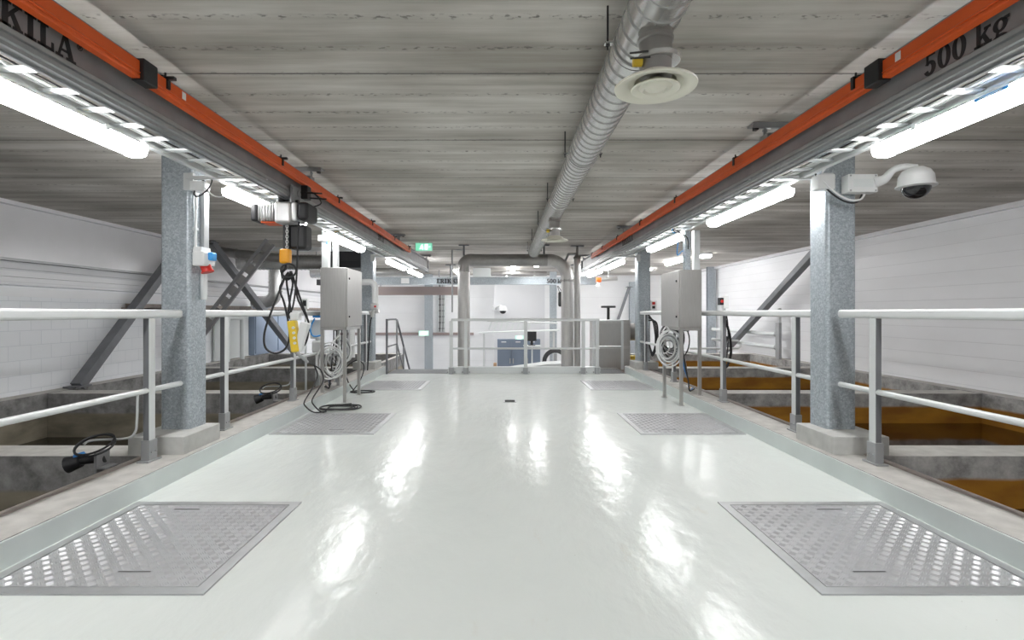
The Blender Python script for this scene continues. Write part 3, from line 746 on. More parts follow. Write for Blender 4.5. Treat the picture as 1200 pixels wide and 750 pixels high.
# stairs at far left
t = thing('staircase', 'steel stairs going down beyond the left grating', 'stairs', (-1.8, 12.2, -1.5))
for k in range(7):
    y = 11.36 + k * .26; z = -.2 - k * .19
    MB().box(-2.3, -1.2, y, y + .25, z - .03, z).build('tread', 'tread_frame', t, smooth=False)
for x in (-2.33, -1.18): MB().bar((x, 11.28, -.1), (x, 13.2, -1.5), .03, .2).build('stringer', 'rail_dark', t, smooth=False)
t = thing('stair_rail', 'grey handrail bending down the far left stairs', 'handrail', (-2.37, 11.0, 0))
x = -2.36
MB().tube(smooth_path([(x, 10.36, .0), (x, 10.36, .6), (x, 10.36, 1.04), (x, 10.42, 1.1), (x, 11.2, 1.1)], 5) + [Vector((x, 11.35, 1.08)), Vector((x, 13.0, -.3))], .022, 10).build('top_rail', 'brace', t)
MB().tube([(x, 10.40, .55), (x, 11.33, .55), (x, 12.6, -.5)], .017, 8).build('mid_rail', 'brace', t)
for y, z1, z0 in ((11.33, 1.09, -.05), (12.1, .45, -.8)): MB().cyl((x, y, z0), (x, y, z1), .02, 8).build('post', 'rail_dark', t)

# ------------------------------------------------------------------ ventilation duct with two diffusers
DX, DZ, DR = .635, 2.52, .112
def spiral(mb, axis, a, b, c, r, pitch=.1, seg=28):
    prof = [(r, a)]; y = a + pitch / 2
    while y < b - .02:
        prof += [(r, y - .005), (r + .006, y - .0045), (r + .006, y + .0045), (r, y + .005)]; y += pitch
    prof.append((r, b)); mb.lathe(prof, c, axis, seg); return mb
t = thing('ventilation_duct', 'long silver spiral duct under the middle of the ceiling', 'duct', (DX, 4, DZ - DR))
spiral(MB(), 'Y', -3.0, 10.84, (DX, 0, DZ), DR).build('pipe', 'duct', t)
for y in (2.42, 4.1, 5.72, 7.3, 8.9, 10.5):
    hg = MB().lathe([(DR + .004, y - .014), (DR + .009, y - .012), (DR + .009, y + .012), (DR + .004, y + .014)], (DX, 0, DZ), 'Y', 28, False)
    for s_ in (-1, 1): hg.box(DX + s_ * (DR + .025) - .02, DX + s_ * (DR + .025) + .02, y - .014, y + .014, DZ - .004, DZ + .004)
    hg.build('hanger_band', 'duct', t)
    for s_ in (-1, 1): MB().cyl((DX + s_ * (DR + .03), y, DZ - .03), (DX + s_ * (DR + .03), y, H - .002), .005, 8).cyl((DX + s_ * (DR + .03), y, DZ - .012), (DX + s_ * (DR + .03), y, DZ + .0), .011, 6).build('hanger_rod', 'black', t)
def diffuser(y, zface, lab):
    t = thing('ceiling_diffuser', lab, 'air diffuser', (DX, y, zface), 'round air diffusers under the duct')
    z1 = DZ - DR
    MB().lathe([(.066, zface + .04), (.066, z1 - .11), (.072, z1 - .10), (.066, z1 - .09), (.066, z1 - .02), (.068, z1 + .02)], (DX, y, 0), 'Z', 28).build('neck', 'duct_dark', t)
    MB().lathe([(.067, z1 - .035), (.074, z1 - .03), (.074, z1 - .015), (.067, z1 - .01)], (DX, y, 0), 'Z', 28, False).build('saddle_collar', 'duct_dark', t)
    zz = (zface + z1) / 2 - .0
    rg = MB().lathe([(.066, zz - .006), (.088, zz - .008), (.09, zz + .01), (.066, zz + .014)], (DX + .012, y, 0), 'Z', 28).build('damper_ring', 'duct', t)
    MB().cyl((DX - .10, y - .03, zz - .02), (DX - .065, y - .03, zz - .02), .019, 12).build('knob', 'lemon', rg, label='yellow damper knob')
    MB().cyl((DX - .12, y - .05, zz + .006), (DX - .05, y - .075, zz + .002), .004, 6).cyl((DX - .12, y - .06, zz - .02), (DX - .045, y - .085, zz - .026), .004, 6).build('damper_lever', 'black', rg)
    MB().lathe([(.07, zface + .05), (.085, zface + .018), (.16, zface + .004), (.168, zface - .003), (.166, zface - .009), (.15, zface - .008), (.118, zface + .002), (.105, zface + .03), (.07, zface + .045)], (DX, y, 0), 'Z', 44, False).build('outer_cone', 'cream', t)
    MB().lathe([(.03, zface + .03), (.06, zface + .012), (.094, zface - .006), (.1, zface - .012), (.096, zface - .016), (.078, zface - .012), (.068, zface - .006), (.06, zface - .014), (.05, zface - .018), (.042, zface - .01), (.03, zface - .012), (.018, zface - .02), (.005, zface - .022)], (DX, y, 0), 'Z', 40).build('inner_dish', 'cream', t)
    MB().cyl((DX, y, zface - .01), (DX, y, zface + .08), .012, 8).build('spindle', 'duct_dark', t)
diffuser(2.14, 2.195, 'large cream round air diffuser under the duct near the top of the photo')
diffuser(6.38, 2.15, 'small cream round air diffuser far along the duct above the pipes')

# ------------------------------------------------------------------ big process pipes at the far end
PY = 11.0
t = thing('process_pipe', 'large stainless pipe rising, crossing and dropping again at the far end', 'pipe', (.3, PY, -1.5))
zt = 2.37; xl, xr, R = -.85, 1.37, .132
MB().tube([(xl, PY, -1.5), (xl, PY, zt - .21)], R, 28).build('left_riser', 'pipe', t)
MB().tube(bend((xl, PY, zt - .22), (xl, PY, zt), (xl + .22, PY, zt), .145), R + .004, 28).build('left_bend', 'duct_dark', t)
MB().tube([(xl + .2, PY, zt), (xr - .42, PY, zt)], R, 28).build('crossover', 'duct_dark', t)
MB().tube(bend((xr - .43, PY, zt), (xr, PY, zt), (xr, PY, zt - .43), .40, 12), R + .003, 28).build('right_bend', 'pipe', t)
MB().tube([(xr, PY, -1.5), (xr, PY, zt - .42)], R, 28).build('right_riser', 'pipe', t)
for x, z in ((xl, zt - .23), (xr, zt - .44)):
    f = MB().lathe([(R, z - .02), (R + .012, z - .018), (R + .012, z + .018), (R, z + .02)], (x, PY, 0), 'Z', 28, False)
    for k in range(8): a = k * PI / 4 + .2; f.cyl((x + (R + .01) * math.cos(a), PY + (R + .01) * math.sin(a), z - .03), (x + (R + .01) * math.cos(a), PY + (R + .01) * math.sin(a), z + .03), .014, 8)
    f.build('bolted_joint', 'duct_dark', t)
for x in (xl, xr - .5):
    m = MB().cyl((x, PY, zt + .1), (x, PY, H - .01), .022, 10); m.box(x - .11, x + .11, PY - .05, PY + .05, H - .02, H - .003); m.build('hanger', 'brace', t)
m = MB().tube([(xl - .25, PY, 1.25), (xl - .25, PY, zt + .22), (xl - .03, PY, zt + .22)], .018, 8).build('vent_line', 'rail_dark', t)
t = thing('slim_pipe', 'slim vertical stainless pipe just right of the large pipe bend', 'pipe', (1.62, 11.1, -1.5))
MB().cyl((1.60, 11.12, -1.5), (1.60, 11.12, 2.42), .072, 20).build('riser', 'pipe', t)
MB().lathe([(.072, 2.40), (.085, 2.41), (.085, 2.44), (.03, 2.50), (.025, H - .02)], (1.60, 11.12, 0), 'Z', 20).build('top_cap', 'duct_dark', t)
MB().box(1.46, 1.74, 11.07, 11.17, H - .025, H - .004).build('ceiling_plate', 'brace', t, smooth=False)
MB().tube([(1.35, 11.2, 2.36), (1.42, 11.2, 2.52), (1.58, 11.15, 2.52)], .03, 8).build('vent_line', 'rail_dark', t)

# ------------------------------------------------------------------ far cross beam and things of the lower hall
t = thing('cross_beam', 'blue-grey lettered crane beam crossing the far hall', 'crane beam', (-.2, 15.5, 2.09))
MB().box(-4.4, 2.85, 15.48, 15.52, 2.10, 2.30).build('web', 'galv', t, smooth=False)
MB().box(-4.4, 2.85, 15.44, 15.56, 2.085, 2.11).box(-4.4, 2.85, 15.44, 15.56, 2.29, 2.315).build('flange', 'galv', t, smooth=False)
lettering('ERIKKILA', .135, (-2.02, 15.438, 2.125), (1, 0, 0), (0, 0, 1), t)
lettering('500 kg', .135, (1.3, 15.438, 2.125), (1, 0, 0), (0, 0, 1), t)
MB().box(-3.08, -2.85, 15.40, 15.46, 2.12, 2.28).build('junction_box', 'white_plastic', t, smooth=False)
for x in (-1.6, 2.2):
    MB().cyl((x, 15.5, 2.31), (x, 15.5, H - .01), .03, 8).box(x - .15, x + .15, 15.42, 15.58, H - .03, H - .005).build('hanger', 'brace', t)
t = thing('boxed_beam', 'brown boxed beam below the lettered beam at far left', 'beam', (-3, 17.5, 1.84))
MB().box(-4.6, -1.5, 17.4, 17.65, 1.84, 2.12).build('casing', 'brown_duct', t, smooth=False)
for x in (-4.2, -2.2): MB().cyl((x, 17.5, 2.12), (x, 17.5, H - .003), .012, 8).build('hanger', 'brace', t)
def lateral_duct(y, x0, x1, z, r, lab, flange=True):
    t = thing('spiral_duct', lab, 'duct', ((x0 + x1) / 2, y, z - r))
    spiral(MB(), 'X', x0, x1, (0, y, z), r, .09, 22).build('pipe', 'duct', t)
    for x in (x0 + .4, x1 - .4): MB().cyl((x, y, z + r), (x, y, H - .001), .008, 8).build('hanger', 'brace', t)
    MB().lathe([(r, x1 - .03), (r + .02, x1 - .03), (r + .02, x1), (.01, x1)], (0, y, z), 'X', 22).build('end_collar', 'duct', t)
lateral_duct(12.2, -6.3, -4.06, 2.44, .18, 'grey spiral duct under the ceiling behind the chain hoist')
lateral_duct(16.0, -6.0, -2.75, 2.48, .16, 'far spiral duct above the lettered beam left of the pipes')
t = thing('vertical_duct', 'silver duct dropping and bending in front of the left wall', 'duct', (-5.75, 12.9, 1.2))
MB().tube(bend((-5.75, 12.9, 2.62), (-5.75, 12.9, 1.5), (-6.3, 12.9, 1.5), .26, 10), .16, 22).build('pipe', 'duct', t)
for z in (2.0, 1.78): MB().lathe([(.16, z - .015), (.172, z - .012), (.172, z + .012), (.16, z + .015)], (-5.75, 12.9, 0), 'Z', 22, False).build('seam_ring', 'duct', t)
t = thing('slanted_duct', 'dark duct slanting under the ceiling behind the first left column', 'duct', (-5, 11.2, 2.4))
MB().tube([(-6.3, 11.1, 2.60), (-5.9, 11.3, 2.54), (-4.9, 11.5, 2.46)], .1, 18).build('pipe', 'duct_dark', t)
MB().lathe([(.1, -.02), (.115, -.018), (.115, .018), (.1, .02)], (-5.9, 11.3, 2.54), 'X', 18, False).build('collar', 'duct_dark', t)
t = thing('boxed_duct', 'black boxed duct under the ceiling behind the left steel cabinet', 'duct', (-3.5, 11.8, 2.25))
MBX().box(-4.0, -3.08, 11.6, 12.1, 2.26, 2.66, .01).build('casing', 'black', t)
MB().box(-4.02, -3.06, 11.57, 12.13, 2.42, 2.45).build('flange', 'dark', t, smooth=False)
for x in (-3.9, -3.2): MB().cyl((x, 11.85, 2.66), (x, 11.85, H - .001), .01, 8).build('hanger', 'brace', t)
t = MB().box(-5.0, -3.1, 10.9, 11.0, 2.56, 2.64).build('ceiling_channel', 'rail', label='pale channel crossing under the ceiling behind the left cabinet', cat='channel', kind='thing', smooth=False)
t = thing('duct_support', 'dark steel cross bar behind the hoist hook', 'steel bar', (-3.9, 12.66, 1.92))
MB().box(-4.6, -3.2, 12.6, 12.72, 1.92, 2.06).build('bar', 'brace', t, smooth=False)
for x in (-4.4, -3.4): MB().cyl((x, 12.66, 2.06), (x, 12.66, H - .001), .012, 8).build('hanger', 'brace', t)
t = thing('horizontal_pipe', 'grey pipe crossing above the lettered beam behind the big pipe', 'pipe', (.5, 16.6, 2.4))
MB().cyl((-.4, 16.6, 2.5), (1.4, 16.6, 2.5), .07, 14).build('pipe', 'duct_dark', t)
MB().box(-.98, -.42, 16.4, 16.8, 2.3, 2.68).build('plenum', 'white_paint', t, smooth=False)
for x in (.1, 1.0): MB().box(x - .03, x + .03, 16.55, 16.6, 2.31, 2.56).build('hanger', 'white_paint', t, smooth=False)
# blue cabinet, cabin, benches
t = thing('storage_cabinet', 'slate blue steel cabinet with doors on the lower floor', 'cabinet', (.5, 17, -1.5))
MB().box(-.2, 1.2, 16.7, 17.1, -1.5, .37).build('body', 'cabinet_blue', t, smooth=False)
for k in range(3):
    x0 = -.19 + k * .463; d = MBX().box(x0, x0 + .452, 16.675, 16.7, -1.42, .35, .004).build('door', 'cabinet_blue', t)
    MB().box(x0 + (.39 if k == 0 else .03), x0 + (.42 if k == 0 else .06), 16.655, 16.676, -.42, -.25).build('handle', 'steel', d, smooth=False)
    MB().box(x0 + .12, x0 + .28, 16.671, 16.676, .27, .30).build('name_plate', 'white_plastic', d, smooth=False)
struct(MB().box(-.33, 1.5, 18.6, YF, -1.5, 2.26), 'wall_cabin', 'front')
t = thing('conveyor_trough', 'white sloping trough on the lower floor above the blue cabinet', 'conveyor', (-.3, 15.8, -1.5))
MB().bar((-.75, 15.8, .62), (1.7, 15.8, .70), .5, .04).build('trough', 'white_paint', t, smooth=False)
m = MB()
for k in range(8): m.bar((-.45 + k * .17, 15.6, .72), (-.35 + k * .17, 15.6, .98), .02, .05)
m.build('slat', 'white_paint', t, smooth=False)
for x in (-.6, 1.55): MB().box(x - .03, x + .03, 15.77, 15.83, -1.5, .64).build('leg', 'rail', t, smooth=False)
MB().cyl((-.5, 15.6, .99), (1.65, 15.6, .92), .025, 8).build('guard_rail', 'rail', t)
t = thing('monitor', 'small black monitor behind the far railing above the blue cabinet', 'monitor', (.85, 15.2, .4))
MBX().box(.70, .98, 15.19, 15.23, .40, .68, .006).build('screen', 'black', t)
MB().box(.80, .88, 15.2, 15.22, .28, .41).box(.74, .94, 15.12, 15.3, .27, .285).build('stand', 'black', t, smooth=False)
t = MB().box(.6, 1.1, 15.0, 15.45, .23, .27).box(.83, .87, 15.2, 15.25, -1.5, .24).build('instrument_shelf', 'white_paint', label='white pedestal shelf under the small monitor', cat='shelf', kind='thing', smooth=False)
MBX().box(-.32, -.22, 16.4, 16.6, -1.5, -.38, .004).build('carton', 'kraft', label='brown cardboard sheet standing beside the blue cabinet', cat='cardboard', kind='thing')
t = thing('white_cover', 'white sloping cover just behind the plinth below the pipes', 'cover', (.9, 12.4, -.3))
MB().prism([(-.15, -.16), (1.6, -.16), (1.6, .05), (1.0, .02), (.5, -.05), (.0, -.12)], 'Y', 12.1, 12.8).build('shell', 'white_paint', t, smooth=False)
MB().box(-.3, -.1, 12.3, 12.5, -1.5, -.15).box(1.2, 1.4, 12.3, 12.5, -1.5, -.15).build('leg', 'white_paint', t, smooth=False)
t = thing('coiled_hose', 'dark coiled hose standing left of the right pipe riser', 'hose', (1.35, 14, -.4))
for k in range(3): MB().tube([(1.42 + (.27 + .03 * k) * math.cos(a), 14 + .04 * k, -.1 + (.27 + .03 * k) * math.sin(a)) for a in [2 * PI * q / 24 for q in range(24)]], .025, 8, closed=True).build('coil', 'rubber', t)
MB().box(1.38, 1.46, 13.98, 14.16, -1.5, .12).build('hose_post', 'rail_dark', t, smooth=False)
t = thing('hanging_bag', 'black bag hanging beside the right pipe riser at the back', 'bag', (2.0, 18.2, 1.4))
MBX().box(1.95, 2.2, 18.15, 18.3, 1.45, 1.98, .06, 3).build('bag', 'rubber', t)
MB().tube(smooth_path([(2.0, 18.22, 1.95), (1.93, 18.26, 2.2), (2.1, 18.22, 1.95)], 6), .012, 6).build('strap', 'rubber', t)
t = thing('wall_riser', 'white ribbed cable riser on the far wall right of the grey column', 'cable tray', (-2.4, 19.9, .5))
MB().box(-2.56, -2.52, 19.86, 19.98, .5, 2.6).box(-2.30, -2.26, 19.86, 19.98, .5, 2.6).build('side_rail', 'white_paint', t, smooth=False)
for k in range(9): MB().box(-2.52, -2.30, 19.90, 19.93, .6 + k * .23, .64 + k * .23).build('rung', 'rail_dark', t, smooth=False)
for k in range(3): MB().tube(smooth_path([(-2.48 + .06 * k, 19.88, .5), (-2.46 + .06 * k, 19.87, 1.2), (-2.48 + .055 * k, 19.88, 2.6)], 5), .015, 6).build('cable', ('rubber', 'white_plastic', 'rail_dark')[k], t)
# stainless box at far right
t = thing('stainless_bin', 'stainless steel box with two stacked panels behind the far right railing', 'container', (2.45, 11.9, -.1))
MBX().box(2.07, 2.85, 11.5, 12.3, -.1, 1.05, .008).build('body', 'pipe', t)
MBX().box(2.08, 2.84, 11.485, 11.5, .50, 1.01, .004).build('upper_panel', 'steel', t)
MBX().box(2.08, 2.84, 11.485, 11.5, -.08, .44, .004).build('lower_panel', 'steel', t)
MB().box(2.05, 2.87, 11.47, 12.32, 1.05, 1.075).build('lid', 'steel', t, smooth=False)
MB().cyl((2.85, 11.8, .8), (3.02, 11.8, .8), .2, 20).build('drum', 'duct_dark', t)
t = MB().box(2.95, 3.25, 11.9, 12.2, .13, .23).build('yellow_cap', 'lemon', label='small yellow cap low beside the stainless box', cat='cap', kind='thing', smooth=False)
t = thing('pedestal_table', 'small black round-topped stand above the stainless box', 'stand', (2.58, 12.6, .0))
MB().lathe([(.17, 1.36), (.18, 1.37), (.18, 1.40), (.17, 1.41)], (2.58, 12.6, 0), 'Z', 24).build('top', 'black', t)
MB().cyl((2.58, 12.6, -1.5), (2.58, 12.6, 1.37), .035, 12).build('stem', 'black', t)
t = thing('hoist_motor', 'small orange-ended motor hanging at the right end of the lettered beam', 'motor', (2.6, 14.3, 2.0))
MB().cyl((2.62, 14.4, 2.16), (2.74, 14.4, 2.16), .07, 14).build('end_cap', 'orange', t)
MB().cyl((2.74, 14.4, 2.17), (3.2, 14.4, 2.20), .055, 14).build('casing', 'silver', t)
MB().cyl((2.95, 14.4, 2.2), (2.95, 14.4, H - .01), .012, 8).build('hanger_rod', 'rail_dark', t)
MB().lathe([(.03, 1.96), (.06, 1.99), (.04, 2.05), (.02, 2.12)], (2.66, 14.4, 0), 'Z', 14).build('lamp_head', 'white_plastic', t)
t = thing('wall_poster', 'small grey-blue notice board on the far wall right of the far column', 'notice', (5.25, 19.96, 1.6))
MB().box(5.14, 5.36, 19.96, 19.995, 1.62, 2.10).build('board', 'cabinet_blue', t, smooth=False)
MB().box(5.12, 5.38, 19.955, 19.97, 1.60, 1.63).box(5.12, 5.38, 19.955, 19.97, 2.09, 2.12).build('frame', 'rail_dark', t, smooth=False)

# ------------------------------------------------------------------ emergency exit signs
def exit_sign(x0, x1, y, z0, z1, lab, rod=True):
    t = thing('exit_sign', lab, 'exit sign', ((x0 + x1) / 2, y, z0), 'green emergency exit signs')
    w, h = x1 - x0, z1 - z0
    MBX().box(x0, x1, y, y + .05, z0, z1, .005).build('housing', 'white_plastic', t)
    MB().box(x0 + .01, x1 - .01, y - .004, y, z0 + .01, z1 - .01).build('panel', 'green', t, smooth=False)
    m = MB(); yy = y - .006
    m.box(x0 + w * .55, x0 + w * .73, yy, y - .004, z0 + h * .15, z0 + h * .85)        # doorway
    c = x0 + w * .38
    m.lathe([(.001, -.002), (h * .075, -.002), (h * .075, .0), (.001, .0)], (c + h * .08, y - .004, z0 + h * .76), 'Y', 12)
    for a, b in (((c, .66), (c - .03 * w, .42)), ((c - .03 * w, .42), (c + .07 * w, .28)), ((c + .07 * w, .28), (c + .04 * w, .14)), ((c - .03 * w, .42), (c - .10 * w, .26)), ((c - .10 * w, .26), (c - .17 * w, .26)), ((c, .62), (c + .10 * w, .54)), ((c, .62), (c - .09 * w, .56))):
        m.bar((a[0], yy, z0 + h * a[1]), (b[0], yy, z0 + h * b[1]), h * .1, .002, Vector((0, 1, 0)))
    m.bar((x0 + w * .90, yy, z0 + h * .5), (x0 + w * .78, yy, z0 + h * .5), h * .1, .002, Vector((0, 1, 0)))
    m.build('pictogram', 'white_sign', t, smooth=False)
    if rod:
        for x in (x0 + w * .25, x0 + w * .75): MB().cyl((x, y + .025, z1), (x, y + .025, H - .002), .006, 8).build('hanger', 'rail_dark', t)
exit_sign(-1.80, -1.45, 10.45, 2.50, 2.70 - .03, 'lit green exit sign under the ceiling at the end of the orange rail')
exit_sign(-3.2, -2.82, 19.3, .36, .56, 'lit green exit sign low on the far wall behind the stair rail', False)
exit_sign(.35, .62, 15.5, .43, .55, 'tiny green exit sign above the blue cabinet', False)

# ------------------------------------------------------------------ surveillance dome cameras
def dome(box_c, arm_pts, c, s, lab):
    t = thing('dome_camera', lab, 'camera', box_c)
    b = Vector(box_c)
    MBX().box(b.x - .13 * s, b.x + .13 * s, b.y - .05 * s, b.y + .05 * s, b.z - .08 * s, b.z + .08 * s, .006).build('junction_box', 'white_plastic', t)
    MB().box(b.x - .085 * s, b.x + .085 * s, b.y - .056 * s, b.y - .049 * s, b.z - .035 * s, b.z + .035 * s).build('box_lid', 'white_paint', t, smooth=False)
    for i in (-1, 1):
        for j in (-1, 1): MB().cyl((b.x + i * .11 * s, b.y - .053 * s, b.z + j * .065 * s), (b.x + i * .11 * s, b.y - .049 * s, b.z + j * .065 * s), .008 * s, 8).build('screw', 'rail_dark', t)
    p = smooth_path(arm_pts, 6); n = len(p)
    MB().tube(p, [(.05 - .022 * min(1, k / (n * .5))) * s for k in range(n)], 14).build('arm', 'white_plastic', t)
    c = Vector(c)
    MB().lathe([(.02 * s, .145 * s), (.06 * s, .14 * s), (.10 * s, .115 * s), (.125 * s, .07 * s), (.132 * s, .0), (.145 * s, -.012 * s), (.145 * s, -.022 * s), (.10 * s, -.03 * s)], c, 'Z', 36).build('hood', 'white_plastic', t)
    MB().lathe([(.105 * s, -.024 * s)] + [(.105 * s * math.cos(a), -.028 * s - .095 * s * math.sin(a)) for a in [PI / 2 * k / 8 for k in range(8)]] + [(.004 * s, -.123 * s)], c, 'Z', 32).build('dome', 'glass_dark', t)
    return t
P_ = px
t = dome(P_(1007, 216, 4.18), [P_(1024, 214, 4.15), P_(1036, 210, 4.12), P_(1046, 200, 4.08), P_(1058, 195.5, 4.05), P_(1074, 196, 4.03)], P_(1073.5, 216, 4.0), .92, 'white dome security camera on the nearest right column')
MB().tube(smooth_path([P_(1013, 228, 4.12), P_(1008, 234, 4.1), P_(995, 234, 4.1), P_(980, 226, 4.1), P_(966, 213, 4.1), P_(962, 206, 4.15), P_(968, 196, 4.15)], 6), .008, 8).build('cable', 'white_plastic', t)
MB().tube(smooth_path([P_(1010, 228, 4.13), P_(1004, 237, 4.12), P_(990, 236, 4.12), P_(974, 226, 4.12), P_(960, 211, 4.12), P_(955, 200, 4.15), P_(962, 192, 4.15)], 6), .007, 8).build('cable', 'rubber', t)
t = MBX().box(2.52, 2.66, 4.1, 4.2, 2.24, 2.36, .008).build('cable_box', 'white_plastic', label='white junction box by the dome camera under the right ladder', cat='junction box', kind='thing')
dome((-.27, 18.54, 1.38), [(-.25, 18.4, 1.38), (-.2, 18.2, 1.45), (-.1, 18.1, 1.48), (0, 18.1, 1.45)], (-.02, 18.1, 1.33), 1.1, 'small white dome camera on the far wall behind the pipes')

# ------------------------------------------------------------------ near left column fittings
t = thing('power_socket', 'white power socket box with blue and red outlets on the left column', 'socket', (-2.56, 4.42, 1.62))
def xf(px_, d): return (px_ - CX) * d / F
MBX().box(-2.60, -2.50, 4.27, 4.44, 1.64, 1.76, .012).build('body', 'white_plastic', t)
MB().prism([(4.28, 1.76), (4.43, 1.76), (4.42, 1.80), (4.29, 1.80)], 'X', -2.598, -2.53).build('cover', 'white_plastic', t)
MBX().box(-2.505, -2.465, 4.33, 4.41, 1.69, 1.76, .012, 2).build('outlet', 'sky', t, label='blue outlet')
MB().tube([(-2.54, 4.36, 1.65), (-2.52, 4.36, 1.60)], [.042, .042], 18).tube([(-2.52, 4.36, 1.60), (-2.517, 4.36, 1.59)], [.05, .05], 18).build('outlet', 'red', t, label='round red outlet')
t = thing('conduit', 'grey channel and thin white conduit down the left column to the socket', 'conduit', (-2.57, 4.4, 1.2))
MB().box(-2.60, -2.565, 4.39, 4.46, 1.79, 2.36).build('channel', 'rail_dark', t, smooth=False)
MB().cyl((-2.585, 4.30, 1.78), (-2.585, 4.30, 2.36), .011, 10).build('tube', 'white_plastic', t)
for z in (1.95, 2.25): MB().box(-2.605, -2.57, 4.28, 4.32, z - .01, z + .01).build('clip', 'white_paint', t, smooth=False)
MB().cyl((-2.575, 4.40, 1.36), (-2.575, 4.40, 1.61), .028, 12).build('lower_tube', 'rail', t)
t = thing('cable_box', 'white junction box with looped black cable atop the left column', 'junction box', (-2.5, 4.3, 2.25))
MBX().box(-2.58, -2.46, 4.2, 4.3, 2.25, 2.33, .01).build('body', 'white_plastic', t)
MB().tube([(-2.47 + .07 * math.cos(a), 4.21 + .04 * math.sin(a), 2.28 + .085 * math.sin(a + .4)) for a in [2 * PI * k / 22 for k in range(22)]], .006, 6, closed=True).build('cable_loop', 'rubber', t)
MB().tube(smooth_path([(-2.47, 4.22, 2.28), (-2.36, 4.2, 2.2), (-2.3, 4.3, 2.24), (-2.28, 4.4, 2.36)], 6), .006, 6).build('cable_tail', 'white_plastic', t)

# ------------------------------------------------------------------ chain hoist
HY = 4.75
t = thing('chain_hoist', 'electric chain hoist with silver body hanging from the left crane beam', 'hoist', (-1.99, HY, 1.6))
bx = SX(-1, 2.03)
m = MBX()
for s_ in (-1, 1):
    m.box(bx + s_ * .058 - .008, bx + s_ * .058 + .008, HY - .1, HY + .1, 2.25, 2.41, .003)
    for q in (-.06, .06): m.cyl((bx + s_ * .05, HY + q, 2.36), (bx + s_ * .075, HY + q, 2.36), .035, 14)
m.build('trolley', 'beamgrey', t)
MB().cyl((bx - .09, HY, 2.27), (bx + .09, HY, 2.27), .022, 12).prism([(bx - .06, 2.27), (bx - .08, 2.23), (bx + .06, 2.23), (bx + .03, 2.28)], 'Y', HY - .03, HY + .03).build('suspension_lug', 'black', t)
MBX().box(-2.08, -1.925, HY - .12, HY + .12, 2.06, 2.255, .025, 3).build('gearbox', 'silver', t)
mt = MBX().box(-2.235, -2.08, HY - .10, HY + .10, 2.085, 2.235, .045, 3)
for k in range(6): mt.box(-2.225 + k * .026, -2.219 + k * .026, HY - .108, HY + .108, 2.08, 2.24, .03)
mt.build('motor', 'silver', t)
MBX().box(-2.30, -2.235, HY - .105, HY + .105, 2.08, 2.24, .02, 2).build('motor_end', 'black', t)
MBX().box(-1.925, -1.875, HY - .115, HY + .115, 2.08, 2.25, .015, 2).build('control_cover', 'silver', t)
MBX().box(-1.875, -1.775, HY - .11, HY + .16, 2.09, 2.255, .03, 2).build('brake_end', 'black', t)
MB().box(-2.21, -2.08, HY - .09, HY + .09, 2.066, 2.078).build('orange_stripe', 'orange', t, smooth=False)
MBX().box(-2.01, -1.84, HY + .02, HY + .19, 1.84, 2.07, .03, 2).build('chain_bucket', 'black', t)
ch = MB(); z = 2.07; k = 0
while z > 1.82:
    vert = k % 2
    ch.tube([(-2.0 + (.011 * math.cos(a) if vert else 0), HY - .02 + (0 if vert else .011 * math.cos(a)), z + .017 * math.sin(a)) for a in [2 * PI * q / 10 for q in range(10)]], .004, 5, closed=True); z -= .024; k += 1
ch.build('chain', 'silver', t)
MB().box(-2.045, -1.985, HY - .002, HY + .03, 1.84, 2.07).build('chain_guide', 'black', t, smooth=False)
MBX().box(-2.06, -1.965, HY - .06, HY + .02, 1.70, 1.835, .02, 3).build('hook_block', 'yellow', t, label='amber hook block')
hk = smooth_path([(-2.01, HY - .02, 1.71), (-2.01, HY - .02, 1.66), (-2.045, HY - .02, 1.62), (-2.035, HY - .02, 1.57), (-1.995, HY - .02, 1.555), (-1.962, HY - .02, 1.585), (-1.965, HY - .02, 1.63)], 5)
MB().tube(hk, .013, 10).build('hook', 'black', t)
# collector arm to the conductor rail
m = MBX().box(-1.93, -1.865, HY + .12, HY + .22, 2.33, 2.46, .008); m.cyl((-2.03, HY + .14, 2.40), (-1.72, HY + .10, 2.375), .008, 8); m.cyl((-2.03, HY + .22, 2.37), (-1.70, HY + .16, 2.335), .008, 8)
m.build('current_collector', 'black', t)
MB().tube(smooth_path([(-1.83, HY + .1, 2.24), (-1.72, HY + .08, 2.28), (-1.80, HY + .12, 2.38), (-1.88, HY + .16, 2.40)], 6), .006, 6).build('feed_cable', 'rubber', t)
MB().tube(smooth_path([(-1.875, HY - .05, 2.08), (-1.875, HY - .08, 1.95), (-1.88, HY - .08, 1.75), (-1.90, HY - .06, 1.5), (-1.93, HY - .06, 1.30), (-1.97, HY - .05, 1.24)], 6), .0085, 8).build('pendant_cable', 'rubber', t)
# pendant control
A = px(350, 372, 4.7); 
t = thing('pendant_control', 'yellow and white hoist pendant control hanging beside the railing', 'control', px(350, 415, 4.7))
rot = Matrix.Rotation(math.radians(-8), 3, 'Y')
c = px(345, 394, 4.7); MBX().box(c.x - .038, c.x + .038, 4.66, 4.74, c.z - .145, c.z + .145, .014, 2, rot=rot).build('body', 'lemon', t)
c = px(354.5, 394, 4.71); MBX().box(c.x - .04, c.x + .04, 4.67, 4.75, c.z - .14, c.z + .13, .012, 2, rot=Matrix.Rotation(math.radians(14), 3, 'Y')).build('side_cover', 'white_plastic', t)
c = px(346, 371, 4.7); MBX().box(c.x - .035, c.x + .045, 4.66, 4.75, c.z - .035, c.z + .04, .012).build('cap', 'white_plastic', t)
for k in range(4):
    q = px(344 + k * .6, 384 + k * 6, 4.66); MB().cyl((q.x, 4.645, q.z), (q.x, 4.665, q.z), .012, 10).build('button', 'white_plastic', t)
